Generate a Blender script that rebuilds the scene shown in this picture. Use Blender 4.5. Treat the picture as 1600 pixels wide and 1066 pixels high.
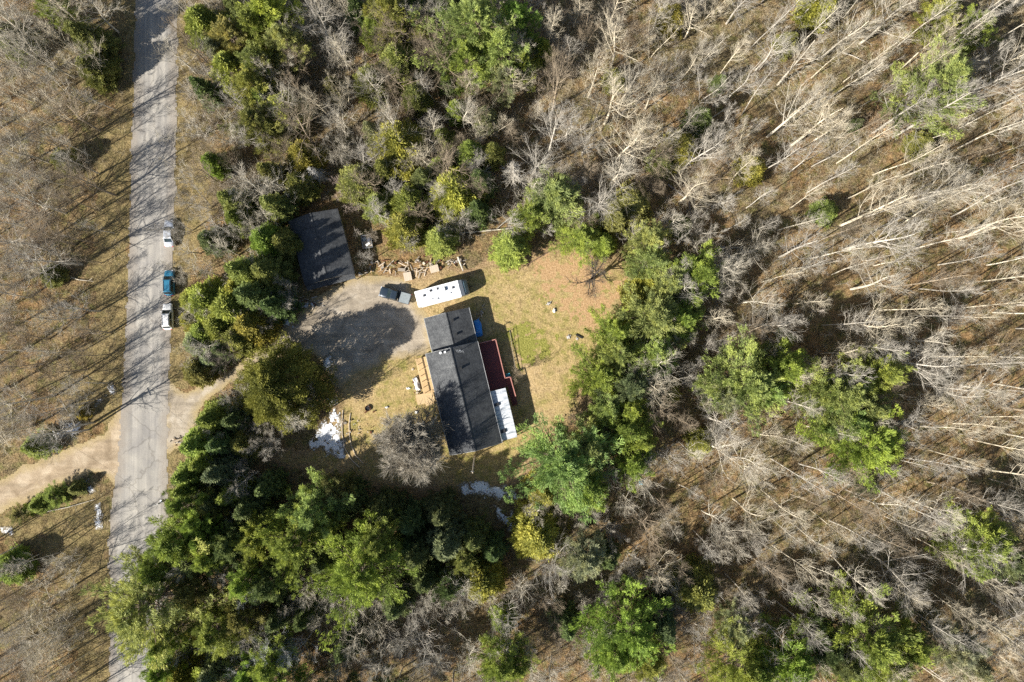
import bpy, bmesh, math, random
import numpy as np
from mathutils import Vector, Matrix

random.seed(11)
RNG = np.random.default_rng(7)
S = bpy.context.scene
for o in list(bpy.data.objects):
    bpy.data.objects.remove(o)

# ------------------------------------------------------------------ camera
CAM_H = 120.0
MPP = CAM_H * 36.0 / 24.0 / 1600.0           # metres on the ground per photograph pixel
cam = bpy.data.cameras.new('camera')
cam.lens = 24.0
cam.sensor_width = 36.0
cam.clip_end = 6000.0
cam_o = bpy.data.objects.new('camera', cam)
cam_o.location = (0, 0, CAM_H)
cam_o.rotation_euler = (0, 0, 0)
S.collection.objects.link(cam_o)
S.camera = cam_o

# ------------------------------------------------------------------ light
SUN_EL = math.radians(34.0)
SHADOW_AZ = math.radians(31.0)               # direction shadows fall, from +x towards +y
to_sun = Vector((-math.cos(SHADOW_AZ) * math.cos(SUN_EL), -math.sin(SHADOW_AZ) * math.cos(SUN_EL), math.sin(SUN_EL)))
world = bpy.data.worlds.new('World')
S.world = world
world.use_nodes = True
wn = world.node_tree.nodes
wl = world.node_tree.links
wn.clear()
sky = wn.new('ShaderNodeTexSky')
sky.sky_type = 'NISHITA'
sky.sun_disc = False
sky.sun_elevation = SUN_EL
sky.sun_rotation = math.atan2(to_sun.x, to_sun.y)
bgn = wn.new('ShaderNodeBackground')
bgn.inputs['Strength'].default_value = 0.06
wo = wn.new('ShaderNodeOutputWorld')
wl.new(sky.outputs[0], bgn.inputs['Color'])
wl.new(bgn.outputs[0], wo.inputs['Surface'])

sun = bpy.data.lights.new('sun', 'SUN')
sun.energy = 5.0
sun.angle = math.radians(0.53)
sun.color = (1.0, 0.96, 0.895)
sun_o = bpy.data.objects.new('sun', sun)
sun_o.rotation_euler = (-to_sun).to_track_quat('-Z', 'Y').to_euler()
S.collection.objects.link(sun_o)

S.view_settings.view_transform = 'Standard'
S.view_settings.look = 'None'
S.view_settings.gamma = 1.0
S.view_settings.use_curve_mapping = False
S.view_settings.exposure = 1.1
S.cycles.max_bounces = 4
S.cycles.diffuse_bounces = 2
S.cycles.transparent_max_bounces = 6
S.cycles.use_denoising = False

COL = S.collection


# ------------------------------------------------------------------ coordinates
def W(px, py, z=0.0):
    """Ground-plan point of something at height z that the photograph shows at (px, py)."""
    k = MPP * (1.0 - z / CAM_H)
    return Vector(((px - 800.0) * k, (533.0 - py) * k, z))


def XY(px, py, z=0.0):
    v = W(px, py, z)
    return (v.x, v.y)


def pix(x, y, z=0.0):
    k = MPP * (1.0 - z / CAM_H)
    return (800 + x / k, 533 - y / k)


# ------------------------------------------------------------------ noise in numpy
def vnoise(x, y, scale, seed=0):
    x = np.asarray(x, float) / scale
    y = np.asarray(y, float) / scale
    xi = np.floor(x).astype(np.int64)
    yi = np.floor(y).astype(np.int64)
    fx = x - xi
    fy = y - yi
    fx = fx * fx * (3 - 2 * fx)
    fy = fy * fy * (3 - 2 * fy)

    def h(a, b):
        n = (a * 374761393 + b * 668265263 + seed * 974711) & 0x7fffffff
        n = ((n ^ (n >> 13)) * 1274126177) & 0x7fffffff
        return ((n ^ (n >> 16)) & 0xffff) / 65535.0
    return (h(xi, yi) * (1 - fx) * (1 - fy) + h(xi + 1, yi) * fx * (1 - fy)
            + h(xi, yi + 1) * (1 - fx) * fy + h(xi + 1, yi + 1) * fx * fy)


def fbm(x, y, scale, seed=0, oct=3):
    a, t, n = 1.0, 0.0, 0.0
    for i in range(oct):
        n = n + a * vnoise(x, y, scale, seed + i * 17)
        t += a
        a *= 0.55
        scale *= 0.5
    return n / t


def sdist(px, py, poly):
    """signed distance (positive inside) from points to polygon"""
    px = np.asarray(px, float)
    py = np.asarray(py, float)
    d2 = np.full(px.shape, 1e18)
    ins = np.zeros(px.shape, bool)
    n = len(poly)
    for i in range(n):
        ax, ay = poly[i]
        bx, by = poly[(i + 1) % n]
        ex, ey = bx - ax, by - ay
        wx, wy = px - ax, py - ay
        t = np.clip((wx * ex + wy * ey) / max(ex * ex + ey * ey, 1e-9), 0, 1)
        d2 = np.minimum(d2, (wx - ex * t) ** 2 + (wy - ey * t) ** 2)
        c = ((ay <= py) & (by > py)) | ((by <= py) & (ay > py))
        with np.errstate(divide='ignore', invalid='ignore'):
            xs = ax + (py - ay) / (by - ay if by != ay else 1e-9) * ex
        ins ^= c & (px < xs)
    return np.where(ins, 1, -1) * np.sqrt(d2)


# ------------------------------------------------------------------ materials
def new_mat(name):
    m = bpy.data.materials.new(name)
    m.use_nodes = True
    nt = m.node_tree
    b = nt.nodes['Principled BSDF']
    return m, nt, b


def N(nt, typ, **kw):
    n = nt.nodes.new(typ)
    for k, v in kw.items():
        if k in n.inputs:
            n.inputs[k].default_value = v
        else:
            setattr(n, k, v)
    return n


def ramp(nt, fac, stops, interp='LINEAR'):
    r = nt.nodes.new('ShaderNodeValToRGB')
    cr = r.color_ramp
    cr.interpolation = interp
    while len(cr.elements) < len(stops):
        cr.elements.new(0.5)
    for e, (p, c) in zip(cr.elements, stops):
        e.position = p
        e.color = (c[0], c[1], c[2], 1) if len(c) == 3 else c
    nt.links.new(fac, r.inputs['Fac'])
    return r.outputs['Color']


def mixc(nt, fac, a, b, mode='MIX'):
    m = nt.nodes.new('ShaderNodeMix')
    m.data_type = 'RGBA'
    m.blend_type = mode
    for s, v in ((m.inputs[0], fac), (m.inputs[6], a), (m.inputs[7], b)):
        if isinstance(v, (int, float)):
            s.default_value = v
        elif isinstance(v, tuple):
            s.default_value = (v[0], v[1], v[2], 1)
        else:
            nt.links.new(v, s)
    return m.outputs[2]


def noise(nt, scale, detail=4, rough=0.55, vec=None, dist=0.0):
    n = nt.nodes.new('ShaderNodeTexNoise')
    n.inputs['Scale'].default_value = scale
    n.inputs['Detail'].default_value = detail
    n.inputs['Roughness'].default_value = rough
    n.inputs['Distortion'].default_value = dist
    if vec is not None:
        nt.links.new(vec, n.inputs['Vector'])
    return n.outputs['Fac']


def coords(nt, scale=(1, 1, 1), rot=0.0, obj=True):
    t = nt.nodes.new('ShaderNodeTexCoord')
    mp = nt.nodes.new('ShaderNodeMapping')
    mp.inputs['Scale'].default_value = scale
    mp.inputs['Rotation'].default_value = (0, 0, rot)
    nt.links.new(t.outputs['Object'], mp.inputs['Vector'])
    return mp.outputs['Vector']


def bump(nt, b, h, strength=0.5, dist=0.1):
    bp = nt.nodes.new('ShaderNodeBump')
    bp.inputs['Strength'].default_value = strength
    bp.inputs['Distance'].default_value = dist
    nt.links.new(h, bp.inputs['Height'])
    nt.links.new(bp.outputs['Normal'], b.inputs['Normal'])


def setb(b, rough=0.8, metal=0.0, spec=0.3, coat=0.0):
    b.inputs['Roughness'].default_value = rough
    b.inputs['Metallic'].default_value = metal
    b.inputs['Specular IOR Level'].default_value = spec
    b.inputs['Coat Weight'].default_value = coat


M = {}


def plain(name, col, rough=0.7, metal=0.0, spec=0.3, coat=0.0, var=0.15, scale=3.0):
    m, nt, b = new_mat(name)
    v = coords(nt)
    f = noise(nt, scale, 5, 0.6, v)
    lo = tuple(c * (1 - var) for c in col)
    hi = tuple(min(1, c * (1 + var)) for c in col)
    nt.links.new(ramp(nt, f, [(0.3, lo), (0.7, hi)]), b.inputs['Base Color'])
    setb(b, rough, metal, spec, coat)
    M[name] = m
    return m


def mat_litter():
    m, nt, b = new_mat('leaf_litter')
    v = coords(nt)
    big = noise(nt, 0.07, 4, 0.6, v, 0.6)
    mid = noise(nt, 0.55, 5, 0.65, v, 0.4)
    fine = noise(nt, 4.2, 5, 0.75, v)
    c = ramp(nt, fine, [(0.30, (0.032, 0.025, 0.013)), (0.45, (0.145, 0.110, 0.056)), (0.56, (0.28, 0.217, 0.115)), (0.72, (0.47, 0.38, 0.225))])
    orange = ramp(nt, fine, [(0.30, (0.035, 0.025, 0.013)), (0.46, (0.215, 0.132, 0.060)), (0.60, (0.39, 0.255, 0.124)), (0.74, (0.54, 0.39, 0.225))])
    olive = ramp(nt, fine, [(0.32, (0.035, 0.035, 0.013)), (0.50, (0.165, 0.150, 0.052)), (0.70, (0.37, 0.335, 0.135))])
    c = mixc(nt, ramp(nt, big, [(0.40, (0, 0, 0)), (0.60, (1, 1, 1))]), c, orange)
    c = mixc(nt, ramp(nt, mid, [(0.48, (0, 0, 0)), (0.64, (0.9, 0.9, 0.9))]), c, olive)
    dark = ramp(nt, noise(nt, 1.3, 5, 0.7, v, 0.8), [(0.34, (0.38, 0.36, 0.34)), (0.50, (1, 1, 1)), (0.68, (1.18, 1.16, 1.12))])
    c = mixc(nt, 1.0, c, dark, 'MULTIPLY')
    nt.links.new(c, b.inputs['Base Color'])
    setb(b, 0.95, 0, 0.1)
    bump(nt, b, fine, 0.9, 0.25)
    M['litter'] = m


def edge_fac(nt, lo, hi, seed_scale=1.2, amp=1.0):
    """1 near the ragged border of a sheet, 0 inside"""
    a = nt.nodes.new('ShaderNodeAttribute')
    a.attribute_name = 'edge'
    n = noise(nt, seed_scale, 4, 0.6, coords(nt))
    s = nt.nodes.new('ShaderNodeMath')
    s.operation = 'MULTIPLY_ADD'
    nt.links.new(n, s.inputs[0])
    s.inputs[1].default_value = amp
    nt.links.new(a.outputs['Fac'], s.inputs[2])
    r = nt.nodes.new('ShaderNodeMapRange')
    r.inputs['From Min'].default_value = lo + amp * 0.5
    r.inputs['From Max'].default_value = hi + amp * 0.5
    r.inputs['To Min'].default_value = 1.0
    r.inputs['To Max'].default_value = 0.0
    nt.links.new(s.outputs[0], r.inputs['Value'])
    return r.outputs['Result']


LIT = [(0.30, (0.05, 0.033, 0.02)), (0.46, (0.22, 0.145, 0.08)), (0.58, (0.35, 0.245, 0.14)), (0.74, (0.50, 0.38, 0.245))]


def mat_lawn():
    m, nt, b = new_mat('dry_lawn')
    v = coords(nt)
    big = noise(nt, 0.085, 4, 0.6, v, 0.5)
    mid = noise(nt, 0.6, 5, 0.65, v)
    fine = noise(nt, 3.6, 5, 0.75, v)
    straw = ramp(nt, fine, [(0.28, (0.17, 0.122, 0.052)), (0.5, (0.35, 0.26, 0.115)), (0.72, (0.55, 0.43, 0.225))])
    green = ramp(nt, fine, [(0.28, (0.085, 0.085, 0.022)), (0.5, (0.225, 0.205, 0.055)), (0.72, (0.41, 0.36, 0.13))])
    tan = ramp(nt, fine, [(0.28, (0.20, 0.135, 0.065)), (0.5, (0.41, 0.295, 0.15)), (0.72, (0.58, 0.45, 0.27))])
    c = mixc(nt, ramp(nt, mid, [(0.46, (0, 0, 0)), (0.64, (0.9, 0.9, 0.9))]), straw, green)
    c = mixc(nt, ramp(nt, big, [(0.47, (0, 0, 0)), (0.60, (0.9, 0.9, 0.9))]), c, tan)
    lit = ramp(nt, fine, LIT)
    c = mixc(nt, edge_fac(nt, 0.0, 2.6, 0.7, 3.0), c, lit)
    nt.links.new(c, b.inputs['Base Color'])
    setb(b, 0.95, 0, 0.1)
    blot = ramp(nt, noise(nt, 1.1, 6, 0.75, v, 0.6), [(0.32, (0.5, 0.48, 0.45)), (0.46, (0.95, 0.95, 0.95)), (0.66, (1.2, 1.18, 1.14))])
    c2 = mixc(nt, 1.0, c, blot, 'MULTIPLY')
    nt.links.new(c2, b.inputs['Base Color'])
    bump(nt, b, fine, 0.9, 0.16)
    M['lawn'] = m


def mat_verge():
    m, nt, b = new_mat('verge_grass')
    v = coords(nt)
    mid = noise(nt, 0.5, 5, 0.65, v, 0.4)
    fine = noise(nt, 3.8, 5, 0.78, v)
    straw = ramp(nt, fine, [(0.30, (0.06, 0.043, 0.02)), (0.47, (0.215, 0.16, 0.073)), (0.62, (0.37, 0.285, 0.14)), (0.76, (0.52, 0.425, 0.245))])
    red = ramp(nt, fine, [(0.30, (0.055, 0.045, 0.02)), (0.5, (0.22, 0.175, 0.075)), (0.72, (0.44, 0.36, 0.19))])
    c = mixc(nt, ramp(nt, mid, [(0.46, (0, 0, 0)), (0.62, (1, 1, 1))]), straw, red)
    gap = ramp(nt, noise(nt, 1.1, 6, 0.75, v, 0.7), [(0.34, (0.42, 0.4, 0.37)), (0.48, (0.95, 0.95, 0.95)), (0.66, (1.18, 1.16, 1.1))])
    c = mixc(nt, 1.0, c, gap, 'MULTIPLY')
    nt.links.new(c, b.inputs['Base Color'])
    setb(b, 0.95, 0, 0.1)
    bump(nt, b, fine, 0.9, 0.2)
    M['verge'] = m


def mat_leaves():
    m, nt, b = new_mat('tan_leaves')
    v = coords(nt)
    fine = noise(nt, 4.0, 5, 0.75, v)
    c = ramp(nt, fine, [(0.28, (0.17, 0.10, 0.048)), (0.5, (0.39, 0.25, 0.125)), (0.72, (0.57, 0.405, 0.245))])
    nt.links.new(c, b.inputs['Base Color'])
    setb(b, 0.95, 0, 0.1)
    bump(nt, b, fine, 0.8, 0.15)
    M['leaves'] = m


mat_leaves()


def mat_greengrass():
    m, nt, b = new_mat('yellow_green_grass')
    v = coords(nt)
    fine = noise(nt, 3.8, 5, 0.75, v)
    c = ramp(nt, fine, [(0.28, (0.07, 0.075, 0.015)), (0.5, (0.23, 0.22, 0.05)), (0.72, (0.44, 0.40, 0.13))])
    nt.links.new(c, b.inputs['Base Color'])
    setb(b, 0.95, 0, 0.1)
    bump(nt, b, fine, 0.9, 0.2)
    M['greengrass'] = m


mat_greengrass()


def mat_road():
    m, nt, b = new_mat('worn_asphalt')
    v = coords(nt)
    lanes = noise(nt, 1.0, 4, 0.6, coords(nt, (1.0, 0.03, 1), math.radians(1.7)), 0.25)
    fine = noise(nt, 7.0, 5, 0.7, v)
    patch = noise(nt, 0.22, 5, 0.6, v, 0.5)
    c = ramp(nt, lanes, [(0.26, (0.25, 0.236, 0.213)), (0.43, (0.305, 0.287, 0.256)), (0.58, (0.38, 0.355, 0.312)), (0.74, (0.44, 0.41, 0.355))])
    c = mixc(nt, 1.0, c, ramp(nt, fine, [(0.3, (0.78, 0.78, 0.78)), (0.7, (1.14, 1.13, 1.1))]), 'MULTIPLY')
    c = mixc(nt, 1.0, c, ramp(nt, patch, [(0.35, (0.76, 0.76, 0.79)), (0.65, (1.08, 1.07, 1.05))]), 'MULTIPLY')
    vor = nt.nodes.new('ShaderNodeTexVoronoi')
    vor.feature = 'DISTANCE_TO_EDGE'
    vor.inputs['Scale'].default_value = 0.33
    dv = nt.nodes.new('ShaderNodeMix')
    dv.data_type = 'VECTOR'
    n3 = nt.nodes.new('ShaderNodeTexNoise')
    n3.inputs['Scale'].default_value = 0.8
    nt.links.new(v, n3.inputs['Vector'])
    dv.inputs[0].default_value = 0.55
    nt.links.new(v, dv.inputs[4])
    nt.links.new(n3.outputs['Color'], dv.inputs[5])
    nt.links.new(dv.outputs[1], vor.inputs['Vector'])
    crack = ramp(nt, vor.outputs['Distance'], [(0.0, (0.72, 0.71, 0.7)), (0.02, (1, 1, 1))])
    c = mixc(nt, 1.0, c, crack, 'MULTIPLY')
    shoulder = ramp(nt, fine, [(0.3, (0.19, 0.165, 0.135)), (0.7, (0.335, 0.295, 0.245))])
    c = mixc(nt, edge_fac(nt, 0.3, 2.0, 0.7, 1.6), c, shoulder)
    nt.links.new(c, b.inputs['Base Color'])
    setb(b, 0.9, 0, 0.25)
    bump(nt, b, fine, 0.4, 0.03)
    M['road'] = m


def mat_gravel(name, tones, edge=True):
    m, nt, b = new_mat(name)
    v = coords(nt)
    fine = noise(nt, 5.0, 6, 0.75, v)
    mid = noise(nt, 0.33, 5, 0.6, v, 0.7)
    tr = noise(nt, 1.0, 3, 0.5, coords(nt, (0.08, 1.1, 1), math.radians(-28)))
    c = ramp(nt, mid, [(0.35, tones[0]), (0.5, tones[1]), (0.66, tones[2])])
    c = mixc(nt, 1.0, c, ramp(nt, tr, [(0.35, (0.86, 0.85, 0.83)), (0.62, (1.1, 1.09, 1.07))]), 'MULTIPLY')
    c = mixc(nt, 1.0, c, ramp(nt, fine, [(0.28, (0.62, 0.61, 0.6)), (0.5, (1, 1, 1)), (0.74, (1.3, 1.28, 1.24))]), 'MULTIPLY')
    if edge:
        c = mixc(nt, edge_fac(nt, 0.0, 1.6, 0.9, 2.0), c, ramp(nt, fine, [(0.28, (0.17, 0.12, 0.06)), (0.5, (0.34, 0.26, 0.13)), (0.72, (0.48, 0.39, 0.22))]))
    nt.links.new(c, b.inputs['Base Color'])
    setb(b, 0.95, 0, 0.15)
    bump(nt, b, fine, 0.7, 0.08)
    M[name] = m


def mat_foliage():
    m, nt, b = new_mat('needles')
    oi = nt.nodes.new('ShaderNodeObjectInfo')
    a = nt.nodes.new('ShaderNodeAttribute')
    a.attribute_name = 'tint'
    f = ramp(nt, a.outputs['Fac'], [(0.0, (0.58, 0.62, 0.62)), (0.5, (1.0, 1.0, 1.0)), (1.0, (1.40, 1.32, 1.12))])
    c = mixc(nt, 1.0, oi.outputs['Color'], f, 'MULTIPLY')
    nt.links.new(c, b.inputs['Base Color'])
    setb(b, 0.65, 0, 0.25)
    tr = nt.nodes.new('ShaderNodeBsdfTranslucent')
    nt.links.new(c, tr.inputs['Color'])
    mx = nt.nodes.new('ShaderNodeMixShader')
    mx.inputs[0].default_value = 0.3
    out = nt.nodes['Material Output']
    nt.links.new(b.outputs[0], mx.inputs[1])
    nt.links.new(tr.outputs[0], mx.inputs[2])
    nt.links.new(mx.outputs[0], out.inputs['Surface'])
    M['needles'] = m


def mat_bark():
    m, nt, b = new_mat('bark')
    oi = nt.nodes.new('ShaderNodeObjectInfo')
    f = noise(nt, 2.5, 5, 0.7, coords(nt, (1, 1, 0.35)))
    c = mixc(nt, 1.0, oi.outputs['Color'], ramp(nt, f, [(0.3, (0.6, 0.58, 0.56)), (0.6, (1.1, 1.1, 1.1))]), 'MULTIPLY')
    nt.links.new(c, b.inputs['Base Color'])
    setb(b, 0.85, 0, 0.2)
    M['bark'] = m


def mat_shingle():
    m, nt, b = new_mat('shingles')
    v = coords(nt)
    fine = noise(nt, 6.5, 4, 0.8, v)
    mid = noise(nt, 0.5, 4, 0.6, v)
    br = nt.nodes.new('ShaderNodeTexBrick')
    br.inputs['Scale'].default_value = 1.0
    br.inputs['Brick Width'].default_value = 0.33
    br.inputs['Row Height'].default_value = 0.145
    br.inputs['Mortar Size'].default_value = 0.012
    br.inputs['Color1'].default_value = (0.068, 0.072, 0.076, 1)
    br.inputs['Color2'].default_value = (0.112, 0.117, 0.12, 1)
    br.inputs['Mortar'].default_value = (0.035, 0.035, 0.037, 1)
    mp = coords(nt, (1, 1, 1), math.radians(90))
    nt.links.new(mp, br.inputs['Vector'])
    c = mixc(nt, 1.0, br.outputs['Color'], ramp(nt, fine, [(0.3, (0.62, 0.62, 0.64)), (0.7, (1.38, 1.38, 1.36))]), 'MULTIPLY')
    c = mixc(nt, 1.0, c, ramp(nt, mid, [(0.3, (0.66, 0.66, 0.67)), (0.7, (1.22, 1.2, 1.17))]), 'MULTIPLY')
    streak = noise(nt, 1.0, 5, 0.65, coords(nt, (0.35, 2.2, 1)))
    c = mixc(nt, 1.0, c, ramp(nt, streak, [(0.35, (0.82, 0.82, 0.82)), (0.6, (1.05, 1.05, 1.04)), (0.75, (1.25, 1.22, 1.15))]), 'MULTIPLY')
    nt.links.new(c, b.inputs['Base Color'])
    setb(b, 0.9, 0, 0.25)
    bump(nt, b, fine, 0.5, 0.02)
    M['shingles'] = m


def mat_metalroof():
    m, nt, b = new_mat('white_metal_roof')
    f = noise(nt, 1.0, 4, 0.6, coords(nt, (0.7, 2.5, 1)))
    f2 = noise(nt, 4.0, 4, 0.7, coords(nt))
    c = ramp(nt, f, [(0.34, (0.30, 0.33, 0.36)), (0.5, (0.58, 0.60, 0.62)), (0.66, (0.76, 0.76, 0.76))])
    c = mixc(nt, 1.0, c, ramp(nt, f2, [(0.3, (0.85, 0.85, 0.85)), (0.6, (1, 1, 1))]), 'MULTIPLY')
    nt.links.new(c, b.inputs['Base Color'])
    setb(b, 0.45, 0.0, 0.4)
    M['metalroof'] = m


def mat_wood(name, col, dirx=False):
    m, nt, b = new_mat(name)
    f = noise(nt, 2.0, 5, 0.65, coords(nt, (5, 0.5, 1) if not dirx else (0.5, 5, 1)))
    nt.links.new(ramp(nt, f, [(0.3, tuple(c * 0.72 for c in col)), (0.7, tuple(c * 1.2 for c in col))]), b.inputs['Base Color'])
    setb(b, 0.75, 0, 0.2)
    M[name] = m


def mat_snow():
    m, nt, b = new_mat('old_snow')
    v = coords(nt)
    f = noise(nt, 3.6, 6, 0.8, v)
    dirt = ramp(nt, noise(nt, 6.0, 3, 0.7, v), [(0.3, (0.09, 0.07, 0.04)), (0.7, (0.30, 0.24, 0.14))])
    white = ramp(nt, noise(nt, 2.0, 5, 0.7, v), [(0.3, (0.66, 0.68, 0.70)), (0.6, (0.88, 0.89, 0.9))])
    k = edge_fac(nt, -0.3, 1.2, 3.0, 1.6)
    thr = nt.nodes.new('ShaderNodeMath'); thr.operation = 'MULTIPLY_ADD'
    nt.links.new(k, thr.inputs[0]); thr.inputs[1].default_value = 0.30
    nt.links.new(f, thr.inputs[2])
    c = mixc(nt, ramp(nt, thr.outputs[0], [(0.58, (0, 0, 0)), (0.68, (1, 1, 1))]), white, dirt)
    nt.links.new(c, b.inputs['Base Color'])
    setb(b, 0.7, 0, 0.3)
    bump(nt, b, f, 0.5, 0.1)
    M['snow'] = m


def mat_rvroof():
    m, nt, b = new_mat('camper_roof')
    f = noise(nt, 0.55, 5, 0.6, coords(nt, (0.8, 1.6, 1)))
    f2 = noise(nt, 3.5, 4, 0.6, coords(nt))
    c = ramp(nt, f, [(0.3, (0.36, 0.38, 0.41)), (0.42, (0.72, 0.73, 0.74)), (0.55, (0.83, 0.83, 0.82))])
    c = mixc(nt, 1.0, c, ramp(nt, f2, [(0.3, (0.85, 0.85, 0.86)), (0.55, (1, 1, 1))]), 'MULTIPLY')
    nt.links.new(c, b.inputs['Base Color'])
    setb(b, 0.6, 0, 0.3)
    M['rvroof'] = m


mat_litter(); mat_lawn(); mat_verge(); mat_road(); mat_foliage(); mat_bark(); mat_shingle(); mat_metalroof(); mat_snow(); mat_rvroof()
mat_gravel('gravel', [(0.23, 0.195, 0.15), (0.33, 0.28, 0.215), (0.41, 0.36, 0.29)])
mat_gravel('dirt', [(0.25, 0.19, 0.125), (0.34, 0.265, 0.18), (0.43, 0.35, 0.25)])
mat_wood('newwood', (0.52, 0.36, 0.185))
mat_wood('newwoodx', (0.55, 0.40, 0.22), True)
mat_wood('redwood', (0.175, 0.062, 0.062))
mat_wood('redrail', (0.42, 0.19, 0.155))
mat_wood('greywood', (0.36, 0.31, 0.25))
mat_wood('palewood', (0.60, 0.50, 0.38))
plain('siding', (0.55, 0.53, 0.48), 0.7)
plain('siding_grey', (0.30, 0.31, 0.31), 0.7)
plain('whitetrim', (0.78, 0.78, 0.76), 0.5)
plain('trimgrey', (0.40, 0.40, 0.39), 0.6)
plain('darkmetal', (0.05, 0.05, 0.055), 0.5, 0.3)
plain('greymetal', (0.35, 0.36, 0.37), 0.4, 0.6)
plain('rubber', (0.025, 0.025, 0.026), 0.85)
plain('bluetarp', (0.05, 0.27, 0.70), 0.45, 0, 0.4, 0, 0.25, 2.0)
plain('whitetarp', (0.66, 0.64, 0.60), 0.7, 0, 0.2, 0, 0.3, 6)
plain('turquoise', (0.08, 0.42, 0.55), 0.5)
plain('rust', (0.13, 0.055, 0.03), 0.9, 0, 0.2, 0, 0.4, 6)
plain('stone', (0.33, 0.31, 0.28), 0.9, 0, 0.2, 0, 0.3, 5)
plain('polewood', (0.36, 0.34, 0.31), 0.85, 0, 0.2, 0, 0.3, 4)
plain('rvwhite', (0.78, 0.78, 0.76), 0.4, 0, 0.4)
plain('rvgrey', (0.17, 0.185, 0.20), 0.35, 0, 0.5)
plain('rvblue', (0.13, 0.22, 0.28), 0.3, 0, 0.5)
plain('silverpaint', (0.55, 0.57, 0.60), 0.3, 0.35, 0.5, 0.6, 0.04)
plain('bluepaint', (0.03, 0.17, 0.27), 0.3, 0.2, 0.5, 0.6, 0.06)
plain('whitepaint', (0.68, 0.67, 0.64), 0.35, 0.0, 0.5, 0.6, 0.04)
plain('navypaint', (0.022, 0.035, 0.05), 0.3, 0.2, 0.5, 0.6, 0.06)
plain('tonneau', (0.21, 0.235, 0.24), 0.6)
plain('redlamp', (0.5, 0.02, 0.02), 0.3)
plain('headlamp', (0.75, 0.77, 0.8), 0.15, 0.2, 0.6)
plain('glass', (0.018, 0.03, 0.034), 0.06, 0.0, 0.7, 0.3, 0.1)
plain('black', (0.02, 0.02, 0.02), 0.5)
plain('yellowplastic', (0.55, 0.42, 0.05), 0.5)
plain('brush', (0.36, 0.285, 0.21), 0.9, 0, 0.1, 0, 0.35, 0.4)


# ------------------------------------------------------------------ object helpers
def tag(o, label=None, cat=None, group=None, kind=None):
    if label: o['label'] = label
    if cat: o['category'] = cat
    if group: o['group'] = group
    if kind: o['kind'] = kind
    return o


def thing(name, label, cat, loc=(0, 0, 0), rz=0.0, group=None):
    o = bpy.data.objects.new(name, None)
    o.empty_display_size = 0.5
    o.location = loc
    o.rotation_euler = (0, 0, rz)
    COL.objects.link(o)
    return tag(o, label, cat, group)


def link_mesh(name, me, mat, parent=None):
    if mat is not None and not me.materials:
        me.materials.append(M[mat] if isinstance(mat, str) else mat)
    o = bpy.data.objects.new(name, me)
    COL.objects.link(o)
    if parent is not None:
        o.parent = parent
    return o


class MB:
    """collects shapes into one mesh"""
    def __init__(s):
        s.v = []
        s.f = []

    def add(s, vs, fs):
        k = len(s.v)
        s.v += [tuple(v) for v in vs]
        s.f += [tuple(i + k for i in f) for f in fs]
        return s

    def box(s, c, size, rz=0.0, ry=0.0, rx=0.0, taper=1.0):
        hx, hy, hz = size[0] / 2, size[1] / 2, size[2] / 2
        R = Matrix.Rotation(rz, 3, 'Z') @ Matrix.Rotation(ry, 3, 'Y') @ Matrix.Rotation(rx, 3, 'X')
        vs = []
        for z in (-1, 1):
            t = taper if z > 0 else 1.0
            for x, y in ((-1, -1), (1, -1), (1, 1), (-1, 1)):
                vs.append(Vector(c) + R @ Vector((x * hx * t, y * hy * t, z * hz)))
        return s.add(vs, [(3, 2, 1, 0), (4, 5, 6, 7), (0, 1, 5, 4), (1, 2, 6, 5), (2, 3, 7, 6), (3, 0, 4, 7)])

    def tube(s, pts, rad, n=6, cap=True):
        vs, fs = tube_geo([np.array(p, float) for p in pts], rad, n)
        if cap:
            m = len(vs)
            fs = list(fs) + [tuple(range(n - 1, -1, -1)), tuple(range(m - n, m))]
        return s.add(vs, fs)

    def prism(s, poly, z0, z1):
        n = len(poly)
        vs = [(x, y, z0) for x, y in poly] + [(x, y, z1) for x, y in poly]
        return s.add(vs, [tuple(range(n - 1, -1, -1)), tuple(range(n, 2 * n))] + [(i, (i + 1) % n, n + (i + 1) % n, n + i) for i in range(n)])

    def mesh(s, name, smooth=False):
        me = bpy.data.meshes.new(name)
        me.from_pydata(s.v, [], s.f)
        if smooth:
            me.polygons.foreach_set('use_smooth', [True] * len(me.polygons))
        me.update()
        return me

    def build(s, name, mat, parent=None, bevel=0.0, smooth=False):
        o = link_mesh(name, s.mesh(name, smooth), mat, parent)
        if bevel > 0:
            b = o.modifiers.new('bevel', 'BEVEL')
            b.width = bevel
            b.segments = 2
            b.limit_method = 'ANGLE'
        return o


def tube_geo(pts, rad, n):
    pts = np.asarray(pts, float)
    m = len(pts)
    if np.isscalar(rad):
        rad = [rad] * m
    d = pts[-1] - pts[0]
    d = d / (np.linalg.norm(d) + 1e-9)
    a = np.array([1.0, 0, 0]) if abs(d[0]) < 0.8 else np.array([0, 1.0, 0])
    u = np.cross(d, a); u /= np.linalg.norm(u)
    w = np.cross(d, u)
    th = np.arange(n) * 2 * math.pi / n
    ring = np.cos(th)[:, None] * u + np.sin(th)[:, None] * w
    vs = (pts[:, None, :] + ring[None] * np.asarray(rad, float)[:, None, None]).reshape(-1, 3)
    fs = []
    for i in range(m - 1):
        for j in range(n):
            k = (j + 1) % n
            fs.append((i * n + j, i * n + k, (i + 1) * n + k, (i + 1) * n + j))
    return vs, fs


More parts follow.
